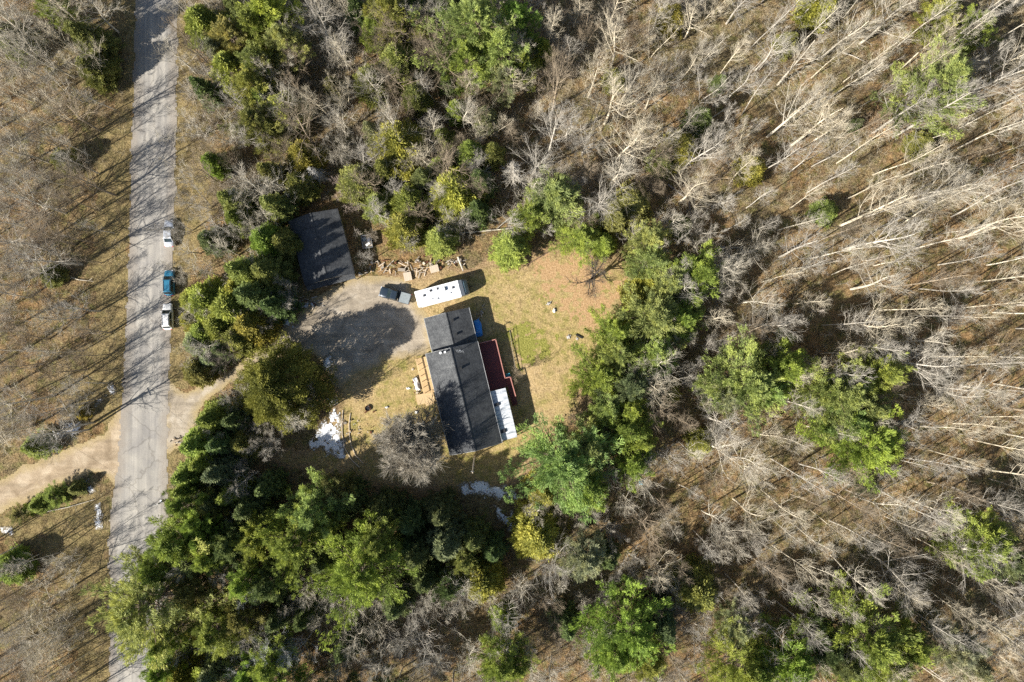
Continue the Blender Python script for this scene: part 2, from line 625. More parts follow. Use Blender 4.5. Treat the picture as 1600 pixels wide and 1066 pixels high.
def tri_mesh(name, tris, tint=None):
    """tris: (N,3,3) array"""
    n = len(tris)
    me = bpy.data.meshes.new(name)
    me.vertices.add(n * 3)
    me.vertices.foreach_set('co', tris.reshape(-1).astype(np.float32))
    me.loops.add(n * 3)
    me.loops.foreach_set('vertex_index', np.arange(n * 3, dtype=np.int32))
    me.polygons.add(n)
    me.polygons.foreach_set('loop_start', np.arange(0, n * 3, 3, dtype=np.int32))
    me.update(calc_edges=True)
    if tint is not None:
        at = me.attributes.new('tint', 'FLOAT', 'POINT')
        at.data.foreach_set('value', np.repeat(tint, 3).astype(np.float32))
    return me


def chains_mesh(name, chains):
    V, F, k = [], [], 0
    for pts, rad, n in chains:
        vs, fs = tube_geo(pts, rad, n)
        V.append(vs)
        F += [tuple(i + k for i in f) for f in fs]
        k += len(vs)
    me = bpy.data.meshes.new(name)
    me.from_pydata(np.concatenate(V).tolist(), [], F)
    me.polygons.foreach_set('use_smooth', [True] * len(me.polygons))
    me.update()
    return me


# ------------------------------------------------------------------ ground plan (photograph outlines, at ground level)
def P2(lst):
    return [XY(a, b) for a, b in lst]


ROAD = P2([(214, -150), (212, 0), (205, 266), (196, 532), (190, 640), (184, 730), (172, 800), (167, 850), (172, 900), (172, 1000), (170, 1066), (164, 1230),
           (252, 1230), (256, 1066), (260, 1000), (262, 860), (262, 800), (261, 700), (267, 532), (274, 266), (278, 0), (281, -150)])
DRIVE = P2([(250, 596), (290, 611), (330, 590), (372, 570), (400, 548), (440, 515), (470, 490), (500, 462), (548, 440), (562, 432), (600, 430), (640, 440), (650, 470),
            (668, 500), (674, 545), (650, 560), (600, 566), (560, 580), (530, 604), (515, 600), (508, 570), (490, 556), (440, 560), (390, 575), (345, 608), (312, 640), (298, 690), (250, 712)])
TRACK = P2([(-160, 830), (-60, 780), (0, 750), (40, 729), (90, 706), (140, 690), (168, 672), (192, 634), (205, 640), (205, 770), (186, 772), (165, 742), (130, 742), (80, 764), (40, 782), (0, 801), (-60, 830), (-160, 880)])
YARD = P2([(505, 545), (548, 450), (600, 428), (700, 418), (740, 420), (765, 405), (800, 412), (860, 388), (930, 380), (990, 415), (985, 470), (960, 520), (940, 560), (918, 610),
           (908, 650), (880, 672), (846, 684), (832, 720), (822, 748), (760, 760), (690, 768), (600, 768), (520, 748), (440, 732), (428, 715), (500, 690), (520, 650), (515, 600)])
VERGE_L = P2([(216, -150), (214, 0), (207, 266), (198, 532), (192, 640), (170, 668), (140, 660), (130, 600), (150, 500), (145, 400), (150, 300), (168, 200), (180, 120), (188, 0), (192, -150)])
VERGE_R = P2([(270, -150), (272, 0), (268, 266), (260, 532), (256, 600), (290, 606), (300, 560), (296, 500), (300, 440), (312, 390), (330, 330), (330, 270), (312, 200), (330, 140), (310, 90), (300, 40), (306, 0), (310, -150)])
VERGE_L2 = P2([(175, 780), (160, 860), (175, 910), (176, 1066), (172, 1200), (120, 1200), (130, 1066), (110, 960), (90, 880), (0, 840), (-60, 850), (-60, 820), (0, 806), (80, 772), (140, 742)])
VERGE_R2 = P2([(258, 690), (290, 690), (282, 740), (268, 800), (262, 860), (256, 860), (256, 760)])
BED_SHADE = []
OPEN = [ROAD, DRIVE, TRACK, YARD]


def near_open(x, y):
    d = np.full(np.shape(x), -1e9)
    for p in OPEN:
        d = np.maximum(d, sdist(x, y, p))
    return d                              # >0 inside an open area, <0 outside


def sheet(name, poly, z, cell, amp, nscale, mat, hfun=None, seed=3, kind='structure', noisy=None):
    xs = [p[0] for p in poly]; ys = [p[1] for p in poly]
    x0, x1 = min(xs) - amp, max(xs) + amp
    y0, y1 = min(ys) - amp, max(ys) + amp
    nx = int((x1 - x0) / cell) + 1
    ny = int((y1 - y0) / cell) + 1
    gx = x0 + np.arange(nx + 1) * cell
    gy = y0 + np.arange(ny + 1) * cell
    X, Y = np.meshgrid(gx, gy)
    sd = sdist(X, Y, poly)
    e = sd + amp * (fbm(X, Y, nscale, seed, 4) - 0.5) * 2
    ec = (e[:-1, :-1] + e[1:, :-1] + e[:-1, 1:] + e[1:, 1:]) / 4
    keep = ec > 0
    if noisy is not None:
        cx = (X[:-1, :-1] + X[1:, 1:]) / 2; cy = (Y[:-1, :-1] + Y[1:, 1:]) / 2
        keep &= noisy(cx, cy, ec)
    iy, ix = np.nonzero(keep)
    st = nx + 1
    q = np.stack([iy * st + ix, iy * st + ix + 1, (iy + 1) * st + ix + 1, (iy + 1) * st + ix], 1)
    used, inv = np.unique(q, return_inverse=True)
    q = inv.reshape(q.shape)
    Z = np.full(X.shape, z) if hfun is None else z + hfun(X, Y, e)
    vx = np.stack([X.ravel()[used], Y.ravel()[used], Z.ravel()[used]], 1)
    me = bpy.data.meshes.new(name)
    me.from_pydata(vx.tolist(), [], q.tolist())
    at = me.attributes.new('edge', 'FLOAT', 'POINT')
    at.data.foreach_set('value', np.clip(e.ravel()[used], 0, 8).astype(np.float32))
    me.update()
    o = link_mesh(name, me, mat)
    if kind: o['kind'] = kind
    return o


FLAT = OPEN + [VERGE_L, VERGE_R, VERGE_L2, VERGE_R2]


def gz(x, y):
    d = np.full(np.shape(x), 1e9)
    for p in FLAT:
        d = np.minimum(d, -sdist(x, y, p))
    d = d - 2.4
    k = np.clip(d / 5.0, 0, 1)
    return -0.02 - 0.5 * k * fbm(x, y, 9.0, 5, 3)


def build_ground():
    cx = np.concatenate([[-2500, -900, -300], np.arange(-125, 126, 1.0), [300, 900, 2500]])
    cy = np.concatenate([[-2500, -900, -300], np.arange(-92, 93, 1.0), [300, 900, 2500]])
    X, Y = np.meshgrid(cx, cy)
    Z = gz(X, Y)
    nx, ny = len(cx), len(cy)
    v = np.stack([X.ravel(), Y.ravel(), Z.ravel()], 1)
    i, j = np.meshgrid(np.arange(nx - 1), np.arange(ny - 1))
    a = (j * nx + i).ravel()
    f = np.stack([a, a + 1, a + nx + 1, a + nx], 1)
    me = bpy.data.meshes.new('ground')
    me.from_pydata(v.tolist(), [], f.tolist())
    me.polygons.foreach_set('use_smooth', [True] * len(me.polygons))
    me.update()
    o = link_mesh('ground', me, 'litter')
    tag(o, 'forest floor of brown fallen leaves', None, None, 'structure')


build_ground()
tag(sheet('lawn', YARD, 0.0, 0.28, 1.6, 4.0, 'lawn', seed=4), 'straw coloured dry lawn round the house')
LEAFY = P2([(828, 402), (880, 388), (930, 383), (988, 418), (984, 470), (962, 530), (940, 565), (915, 560), (905, 510), (870, 480), (835, 440)])
tag(sheet('fallen_leaves', LEAFY, 0.006, 0.2, 4.0, 3.0, 'leaves', seed=31, kind='stuff', noisy=lambda x, y, e: fbm(x, y, .8, 77, 3) > .62 - .10 * np.clip(e, 0, 2.2)), 'drift of orange-tan leaves on the back lawn')
GREENP = P2([(792, 500), (815, 498), (845, 512), (866, 530), (858, 556), (835, 575), (812, 584), (800, 550)])
tag(sheet('grass_patch', GREENP, 0.012, 0.2, 2.0, 2.0, 'greengrass', seed=41, kind='stuff', noisy=lambda x, y, e: fbm(x, y, .9, 47, 3) > .56 - .10 * np.clip(e, 0, 2.2)), 'yellow-green grass patch behind the red deck')
tag(sheet('verge', VERGE_L, -0.006, 0.3, 2.2, 4.0, 'verge', seed=5), 'dry grass verge on the far side of the road')
tag(sheet('verge', VERGE_R, -0.006, 0.3, 1.4, 4.0, 'verge', seed=6), 'leafy verge beside the parked cars')
tag(sheet('verge', VERGE_L2, -0.006, 0.3, 2.0, 4.0, 'verge', seed=7), 'dry verge below the dirt track')
tag(sheet('verge', VERGE_R2, -0.006, 0.3, 0.6, 3.0, 'verge', seed=8), 'strip of verge below the driveway mouth')
tag(sheet('driveway', DRIVE, 0.011, 0.26, 0.9, 2.5, 'gravel', seed=9), 'gravel driveway and turning area')
tag(sheet('side_track', TRACK, 0.016, 0.28, 1.1, 2.0, 'dirt', seed=10), 'tan dirt track joining the road')
tag(sheet('road', ROAD, 0.022, 0.26, 0.6, 1.2, 'road', seed=11), 'pale worn asphalt road')


# ------------------------------------------------------------------ buildings
def gable(parent, w, l, eave, rise, over=0.0, thick=0.14, wallmat='siding', inset=0.35, trim='trimgrey'):
    """gable building, ridge along local y; parts wall, roof (> ridge_cap, fascia)"""
    ww, ll = w - 2 * inset, l - 2 * inset
    zr = eave + rise * (1 - inset / (w / 2)) - 0.1 + 0.0
    ze = eave + rise * (inset / (w / 2)) - thick - 0.02
    m = MB()
    zt = eave + rise - thick - 0.03
    for sx in (-1, 1):
        m.box((sx * (ww / 2 - 0.08), 0, ze / 2 - 0.15), (0.16, ll - 0.33, ze + 0.3))
    for sy in (-1, 1):
        y0 = sy * ll / 2
        y1 = sy * (ll / 2 - 0.16)
        prof = [(-ww / 2, -0.3), (ww / 2, -0.3), (ww / 2, ze), (0, zt), (-ww / 2, ze)]
        vs = [(x, y0, z) for x, z in prof] + [(x, y1, z) for x, z in prof]
        fs = [tuple(range(5)), tuple(range(9, 4, -1))] + [(i, i + 5, (i + 1) % 5 + 5, (i + 1) % 5) for i in range(5)]
        m.add(vs, fs)
    m.build('wall', wallmat, parent)
    a = math.atan2(rise, w / 2)
    r = MB()
    for sx in (-1, 1):
        pr = [(0, eave + rise), (sx * w / 2, eave), (sx * w / 2, eave - thick), (0, eave + rise - thick)]
        ny = 24
        vs = []
        rr = random.Random(5)
        for i in range(ny + 1):
            y = -l / 2 + l * i / ny
            dz = rr.uniform(-0.012, 0.012)
            vs += [(x, y, z + (dz if k < 2 else 0)) for k, (x, z) in enumerate(pr)]
        fs = []
        for i in range(ny):
            for k in range(4):
                if k == 3: continue
                q = (i * 4 + k, i * 4 + (k + 1) % 4, (i + 1) * 4 + (k + 1) % 4, (i + 1) * 4 + k)
                fs.append(q if sx > 0 else q[::-1])
        fs += [(0, 1, 2, 3), (ny * 4 + 3, ny * 4 + 2, ny * 4 + 1, ny * 4)]
        r.add(vs, fs)
    roof = r.build('roof', 'shingles', parent)
    n = int(l / 0.33)
    for i in range(1):
        c = MB()
        for k in range(n):
            y = -l / 2 + l * (k + 0.5) / n
            for sx in (-1, 1):
                c.box((sx * 0.07, y, eave + rise + 0.012), (0.16, l / n * 0.96, 0.02), 0, sx * a)
        c.build('ridge_cap', 'shingles', roof)
    for sx in (-1, 1):
        MB().box((sx * (w / 2 + 0.04), 0, eave - 0.06), (0.07, l + 0.06, 0.10)).build('gutter', trim, roof)
    for sy in (-1, 1):
        for sx in (-1, 1):
            MB().box((sx * w / 4, sy * (l / 2 + 0.02), eave + rise / 2 - 0.13), (math.hypot(w / 2, rise) - 0.05, 0.035, 0.17), 0, sx * a).build('fascia', trim, roof)
    return roof


def window(parent, x, y, z, w, h, face, frame='whitetrim'):
    """window on a wall; face: 'x+','x-','y+','y-'"""
    d = {'x+': (1, 0), 'x-': (-1, 0), 'y+': (0, 1), 'y-': (0, -1)}[face]
    lx = abs(d[1]); ly = abs(d[0])
    f = MB()
    for s in (-1, 1):
        f.box((x + d[0] * 0.03 + lx * s * (w / 2), y + d[1] * 0.03 + ly * s * (w / 2), z), (0.07 if lx else 0.06, 0.07 if ly else 0.06, h + 0.07))
        f.box((x + d[0] * 0.03, y + d[1] * 0.03, z + s * h / 2), (lx * (w - 0.08) + ly * 0.06, ly * (w - 0.08) + lx * 0.06, 0.07))
    fo = f.build('window', frame, parent)
    p = MB().box((x + d[0] * 0.015, y + d[1] * 0.015, z), (lx * (w - 0.07) + ly * 0.02, ly * (w - 0.07) + lx * 0.02, h - 0.07))
    p.build('pane', 'glass', fo)
    return fo


HROT = math.radians(13.6)


def deck_boards(parent, cx, cy, z, w, l, along, mat, bw=0.14, rz=0.0):
    """individual deck boards; along 'x' or 'y' is the direction the boards run"""
    n = int((w if along == 'y' else l) / (bw + 0.012))
    span = (w if along == 'y' else l) / n
    if along == 'y':
        me = MB().box((0, 0, 0), (span - 0.012, l, 0.035)).mesh('board')
    else:
        me = MB().box((0, 0, 0), (w, span - 0.012, 0.035)).mesh('board')
    rr = random.Random(3)
    for i in range(n):
        o = link_mesh('board', me, mat, parent)
        k = (i + 0.5) * span
        o.location = (cx - w / 2 + k, cy, z + rr.uniform(-0.006, 0.006)) if along == 'y' else (cx, cy - l / 2 + k, z + rr.uniform(-0.006, 0.006))


def build_house():
    c = W(724.9, 622.5, 3.5)
    K = MPP * (1 - 3.5 / CAM_H)
    w, l = 83.2 * K, 162.5 * K
    h = thing('house', 'long grey-shingled house with a lower wing and decks on both sides', 'house', (c.x, c.y, 0), HROT)
    roof = gable(h, w, l, 3.7, 2.15, wallmat='siding')
    # lower wing, built as the same thing
    wc = W(703.2, 513.0, 2.7)
    K2 = MPP * (1 - 2.7 / CAM_H)
    w2, l2 = 72.0 * K2, 56.0 * K2
    R = Matrix.Rotation(-HROT, 3, 'Z')
    lc = R @ (wc - c)
    wing = bpy.data.objects.new('wing', None)
    COL.objects.link(wing)
    wing.parent = h
    wing.location = (lc.x, l / 2 + l2 / 2 - 0.15, 0)
    wing_roof = gable(wing, w2, l2, 2.6, 1.5, wallmat='siding')
    # small roof vents
    def vent(par, x, y, z, s=0.32):
        m = MB().box((x, y, z + 0.13), (s, s, 0.26), 0, 0, 0, 0.8)
        m.box((x, y, z + 0.285), (s * 1.15, s * 1.15, 0.05))
        m.build('roof_vent', 'black', par)
    for (px, py) in ((707.5, 501), (713, 522.5)):
        p = R @ (W(px, py, 3.6) - c)
        px_ = p.x - wing.location.x
        z = 2.6 + 1.5 * (1 - abs(px_) / (w2 / 2))
        vent(wing_roof, px_, p.y - wing.location.y, z - 0.05)
    p = R @ (W(720.5, 575.5, 5) - c)
    vent(roof, p.x, p.y, 3.7 + 2.15 * (1 - abs(p.x) / (w / 2)) - 0.05)
    # flues and mast on the north gable
    for (px, py, mat, hh, rr) in ((688.3, 549.6, 'whitetrim', 0.7, 0.16), (695.8, 548.2, 'whitetrim', 0.8, 0.14), (719.5, 545.5, 'greymetal', 1.3, 0.06)):
        p = R @ (W(px, py, 5.2) - c)
        z = 3.7 + 2.15 * (1 - abs(p.x) / (w / 2))
        m = MB().tube([(p.x, p.y - 0.2, z - 0.2), (p.x, p.y - 0.2, z + hh)], rr, 10)
        m.tube([(p.x, p.y - 0.2, z + hh + 0.001), (p.x, p.y - 0.2, z + hh + 0.12)], [rr * 1.5, rr * 1.2], 10)
        m.build('flue_pipe', mat, roof)
    p = R @ (W(719.5, 545.5, 5.2) - c)
    m = MB()
    zb = 3.7 + 2.15 * (1 - abs(p.x) / (w / 2)) + 1.3
    m.tube([(p.x - 0.7, p.y - 0.1, zb), (p.x + 0.5, p.y - 0.5, zb)], 0.03, 5)
    for k in range(5):
        m.tube([(p.x - 0.6 + k * 0.26 + 0.1, p.y - 0.45 - k * 0.09, zb + 0.02), (p.x - 0.6 + k * 0.26 - 0.1, p.y + 0.15 - k * 0.09, zb + 0.02)], 0.02, 4)
    m.build('aerial', 'greymetal', roof)
    # windows and doors in the walls
    ww = w / 2 - 0.35
    for y in (-6.5, -3.2, 0.2, 4.8):
        window(h, -ww, y, 2.0, 1.4, 1.1, 'x-')
    for y in (-7.5, -1.0, 3.0, 6.4):
        window(h, ww, y, 2.0, 1.3, 1.1, 'x+')
    window(h, -1.8, -l / 2 + 0.35, 1.9, 1.3, 1.1, 'y-')
    window(h, 2.0, -l / 2 + 0.35, 1.9, 1.3, 1.1, 'y-')
    window(wing, -w2 / 2 + 0.35, 0.5, 1.6, 1.3, 1.0, 'x-')
    window(wing, w2 / 2 - 0.35, 0.2, 1.6, 1.3, 1.0, 'x+')
    d = MB().box((-ww - 0.03, 2.2, 1.75), (0.06, 0.95, 2.05)).build('door', 'rust', h)
    MB().box((-ww - 0.09, 1.85, 1.7), (0.05, 0.05, 0.14)).build('handle', 'greymetal', d)
    # foundation
    MB().box((0, 0, 0.12), (w - 0.66, l - 0.66, 0.3)).build('foundation', 'stone', h)
    # sunroom with a white metal roof on the east side
    sc = R @ (W(788.0, 647.2, 2.95) - c)
    sw, sl = 26.6 * MPP * 0.975, 78.5 * MPP * 0.975
    sx = w / 2 - 0.05 + sw / 2
    sr = bpy.data.objects.new('sunroom', None)
    COL.objects.link(sr); sr.parent = h
    sr.location = (sx - 0.12, sc.y, 0)
    m = MB()
    for k in range(10):
        yy = -sl / 2 + sl * (k + 0.5) / 10
        m.box((0, yy, 2.98), (sw, sl / 10 - 0.004, 0.05), 0, math.radians(5))
    srf = m.build('roof', 'metalroof', sr)
    m = MB()
    for k in range(11):
        m.box((0, -sl / 2 + sl * k / 10, 3.02), (sw, 0.05, 0.05), 0, math.radians(5))
    m.build('roof_seam', 'metalroof', srf)
    for (px, py, a, b_) in ((776.5, 632, 0.95, 0.5), (786.5, 673.5, 1.0, 0.6)):
        q = R @ (W(px, py, 3) - c)
        x, y = q.x - sr.location.x, q.y - sr.location.y
        z = 3.0 - x * math.tan(math.radians(5))
        mm = MB().box((x, y, z + 0.11), (a * 0.9, b_, 0.16), 0, math.radians(5))
        for kk in range(3):
            mm.box((x - a * 0.3 + kk * a * 0.3, y, z + 0.205), (a * 0.08, b_ * 0.9, 0.04), 0, math.radians(5))
        mm.build('skylight', 'darkmetal', srf)
    m = MB()
    m.box((sw / 2 - 0.15, 0, 1.3), (0.12, sl - 0.3, 2.7))
    for s in (-1, 1):
        m.box((-0.1, s * (sl / 2 - 0.15), 1.32), (sw - 0.4, 0.12, 2.72))
    m.build('wall', 'whitetrim', sr)
    for y in (-2.9, -1.0, 1.0, 2.9):
        window(sr, sw / 2 - 0.09, y, 1.7, 1.5, 1.2, 'x+')
    # dark red back deck
    dk = bpy.data.objects.new('back_deck', None)
    COL.objects.link(dk); dk.parent = h
    q = R @ (W(769.5, 571, 1.1) - c)
    dl, dw = 76.5 * MPP * 0.99, 27.5 * MPP * 0.99
    dx0 = w / 2 - 0.35
    dk.location = (dx0, 0, 0)
    yN = (R @ (W(774.4, 530.5, 2.0) - c)).y
    yS = sc.y + sl / 2 + 0.05
    xE = (R @ (W(774.4, 530.5, 2.0) - c)).x - dx0
    deck_boards(dk, xE / 2, (yN + yS) / 2, 1.05, xE, yN - yS, 'y', 'redwood', 0.15)
    yM = (R @ (W(789.5, 591, 2.0) - c)).y
    yB = (R @ (W(804, 624, 1.0) - c)).y
    xE2 = (R @ (W(798, 592.5, 2.0) - c)).x - dx0
    deck_boards(dk, (sw + 0.45 + xE2 + 0.15) / 2 + 0.05, (yM + yB) / 2, 1.0, xE2 + 0.1 - sw - 0.45, yM - yB, 'y', 'redwood', 0.15)
    m = MB()
    m.box((xE / 2, (yN + yS) / 2, 0.94), (xE - 0.1, yN - yS - 0.1, 0.14))
    for px in (0.3, xE - 0.15):
        for py in (yN - 0.2, (yN + yS) / 2, yS + 0.3):
            m.box((px, py, 0.42), (0.14, 0.14, 0.9))
    m.build('deck_frame', 'redwood', dk)
    rail_pts = [(0.35, yN), (xE, yN), (xE, yM), (xE2, yM), (xE2 + 0.12, yB + 0.6)]
    rl = MB(); ps = MB(); bl = MB()
    for (ax, ay), (bx, by) in zip(rail_pts[:-1], rail_pts[1:]):
        L = math.hypot(bx - ax, by - ay)
        an = math.atan2(by - ay, bx - ax)
        rl.box(((ax + bx) / 2, (ay + by) / 2, 2.02), (L + 0.12, 0.16, 0.04), an)
        rl.box(((ax + bx) / 2, (ay + by) / 2, 1.25), (L, 0.05, 0.08), an)
        npst = max(2, int(L / 1.6) + 1)
        for i in range(npst):
            t = i / (npst - 1)
            MB().box((ax + (bx - ax) * t, ay + (by - ay) * t, 1.5), (0.09, 0.09, 1.0), an).build('railing_post', 'redrail', dk)
        nb = int(L / 0.16)
        for i in range(nb):
            t = (i + 0.5) / nb
            bl.box((ax + (bx - ax) * t, ay + (by - ay) * t, 1.6), (0.035, 0.035, 0.78), an)
    ro = rl.build('railing', 'redrail', dk)
    bl.build('baluster_row', 'redrail', ro)
    st = MB()
    for k in range(4):
        st.box(((sw + 0.5 + xE2) / 2 + 0.1, yB - 0.15 - k * 0.28, 0.85 - k * 0.22), (xE2 - sw - 0.4, 0.3, 0.05))
    st.build('steps', 'redwood', dk)
    # pale timber front deck
    fd = bpy.data.objects.new('front_deck', None)
    COL.objects.link(fd); fd.parent = h
    a = R @ (W(649, 561, 1.2) - c); b = R @ (W(662.5, 616, 1.2) - c)
    fx = (a.x + b.x) / 2
    f0 = -w / 2 + 0.35
    fd.location = (f0, 0, 0)
    fw = f0 - fx
    deck_boards(fd, -fw / 2, (a.y + b.y) / 2, 0.95, fw, a.y - b.y, 'y', 'newwood', 0.14)
    m = MB()
    m.box((-fw / 2, (a.y + b.y) / 2, 0.82), (fw - 0.1, a.y - b.y - 0.1, 0.18))
    for px in (-0.25, -fw + 0.2):
        for py in (a.y - 0.2, (a.y + b.y) / 2, b.y + 0.2):
            m.box((px, py, 0.36), (0.12, 0.12, 0.78))
    m.build('deck_frame', 'newwood', fd)
    m = MB()
    m.box((-fw + 0.14, (a.y + b.y) / 2, 1.72), (0.26, a.y - b.y, 0.05))
    m.box((-fw / 2 - 0.1, b.y + 0.02, 1.72), (fw * 0.55, 0.12, 0.05))
    m.box((-fw / 2 - 0.1, b.y + 2.0, 1.72), (fw * 0.75, 0.06, 0.05))
    m.box((-fw / 2 - 0.1, a.y - 2.0, 1.72), (fw * 0.75, 0.06, 0.05))
    rr = m.build('railing', 'newwood', fd)
    for k in range(7):
        MB().box((-fw + 0.13, b.y + 0.1 + (a.y - b.y - 0.2) * k / 6, 1.33), (0.09, 0.09, 0.74)).build('railing_post', 'newwood', fd)
    # landing and steps
    a2 = R @ (W(650, 619, 0.6) - c); b2 = R @ (W(680.5, 626, 0.6) - c)
    lw = b2.x - a2.x
    ly = a2.y - (R @ (W(655.5, 633, 0.6) - c)).y
    deck_boards(fd, (a2.x + b2.x) / 2 - f0 - 0.05, a2.y - ly / 2 + 0.1, 0.72, lw, ly + 0.1, 'x', 'newwoodx', 0.14)
    m = MB()
    m.box(((a2.x + b2.x) / 2 - f0 - 0.05, a2.y - ly / 2 + 0.1, 0.6), (lw - 0.1, ly, 0.18))
    for s in (-1, 1):
        for t in (-1, 1):
            m.box(((a2.x + b2.x) / 2 - f0 - 0.05 + s * (lw / 2 - 0.15), a2.y - ly / 2 + 0.1 + t * (ly / 2 - 0.15), 0.25), (0.1, 0.1, 0.6))
    m.build('landing_frame', 'newwood', fd)
    m = MB()
    for k in range(2):
        m.box(((a2.x + b2.x) / 2 - f0 + 0.45, a2.y - ly + 0.02 - k * 0.33, 0.47 - 0.22 * k), (1.5, 0.32, 0.05))
    m.build('steps', 'newwoodx', fd)
    flatten(wing, h, 'wing_')
    flatten(sr, h, 'sunroom_')
    flatten_deck(dk, h, 'back_deck')
    flatten_deck(fd, h, 'front_deck')
    return h, c


def flatten(e, h, prefix):
    for ch in list(e.children):
        ch.parent = h
        ch.location = ch.location + e.location
        if not ch.name.startswith('window'):
            ch.name = prefix + ch.name.split('.')[0]
    bpy.data.objects.remove(e)


def flatten_deck(e, h, name):
    fr = [c for c in e.children if c.name.startswith('deck_frame')][0]
    kids = [c for c in e.children if c is not fr]
    for k in list(kids):
        kids += list(k.children)
    for k in kids:
        k.parent = fr
    fr.parent = h
    fr.location = e.location.copy()
    fr.name = name
    bpy.data.objects.remove(e)


HOUSE, HC = build_house()


def build_garage():
    c = W(501.6, 386.0, 3.0)
    K = MPP * (1 - 3.0 / CAM_H)
    w, l = 78.4 * K, 104.0 * K
    g = thing('garage', 'detached grey-shingled garage in tree shade beside the driveway', 'garage', (c.x, c.y, 0), math.radians(14.4))
    roof = gable(g, w, l, 2.9, 1.6, wallmat='siding_grey', trim='darkmetal')
    # narrow porch roof over the doors on the south end
    m = MB()
    for k in range(8):
        m.box((-w / 2 + w * (k + 0.5) / 8, -l / 2 - 0.42, 2.45), (w / 8 - 0.004, 0.95, 0.06), 0, 0, math.radians(14))
    m.build('porch_roof', 'shingles', g)
    for s in (-1, -0.33, 0.33, 1):
        MB().box((s * (w / 2 - 0.25), -l / 2 - 0.78, 1.05), (0.12, 0.12, 2.5)).build('porch_post', 'greywood', g)
    for s in (-1, 1):
        d = MB().box((s * 2.0, -l / 2 + 0.32, 1.1), (2.6, 0.06, 2.2)).build('garage_door', 'whitetrim', g)
        for k in range(4):
            MB().box((s * 2.0, -l / 2 + 0.28, 0.3 + k * 0.54), (2.5, 0.03, 0.48)).build('panel', 'whitetrim', d)
    window(g, w / 2 - 0.35, 1.5, 1.6, 1.0, 0.9, 'x+')
    window(g, -w / 2 + 0.35, 0.0, 1.6, 1.0, 0.9, 'x-')
    return g


build_garage()


# ------------------------------------------------------------------ vehicles
def loft(stations, n=12):
    """stations: (y, zbottom, ztop, halfwidth_low, halfwidth_top) -> closed hull, rounded section"""
    vs, fs = [], []
    sec = []
    for (y, zb, zt, wl, wt) in stations:
        h = zt - zb
        pts = [(-wl * 0.92, zb), (-wl, zb + h * 0.25), (-wl, zb + h * 0.55), (-wt, zt - h * 0.16), (-wt * 0.9, zt - h * 0.03), (-wt * 0.5, zt + 0.012), (0, zt + 0.02),
               (wt * 0.5, zt + 0.012), (wt * 0.9, zt - h * 0.03), (wt, zt - h * 0.16), (wl, zb + h * 0.55), (wl, zb + h * 0.25), (wl * 0.92, zb)]
        sec.append([(x, y, z) for x, z in pts])
    k = len(sec[0])
    for s in sec: vs += s
    for i in range(len(sec) - 1):
        for j in range(k):
            j2 = (j + 1) % k
            fs.append((i * k + j, (i + 1) * k + j, (i + 1) * k + j2, i * k + j2))
    fs.append(tuple(range(k)))
    fs.append(tuple(range((len(sec) - 1) * k + k - 1, (len(sec) - 1) * k - 1, -1)))
    return vs, fs


def wheels(t, ys, x, r=0.32, w=0.2):
    for y in ys:
        for s in (-1, 1):
            m = MB().tube([(s * (x - w), y, r), (s * x, y, r)], r, 18)
            wo = m.build('wheel', 'rubber', t)
            MB().tube([(s * (x + 0.002) - s * 0.02, y, r), (s * (x + 0.012), y, r)], r * 0.62, 12).build('rim', 'greymetal', wo)


def quad(name, pts, mat, parent, thick=0.012):
    """a slightly thick panel from four corners"""
    p = [Vector(q) for q in pts]
    n = (p[1] - p[0]).cross(p[3] - p[0]).normalized() * thick
    m = MB().add([q for q in p] + [q + n for q in p], [(3, 2, 1, 0), (4, 5, 6, 7), (0, 1, 5, 4), (1, 2, 6, 5), (2, 3, 7, 6), (3, 0, 4, 7)])
    return m.build(name, mat, parent)


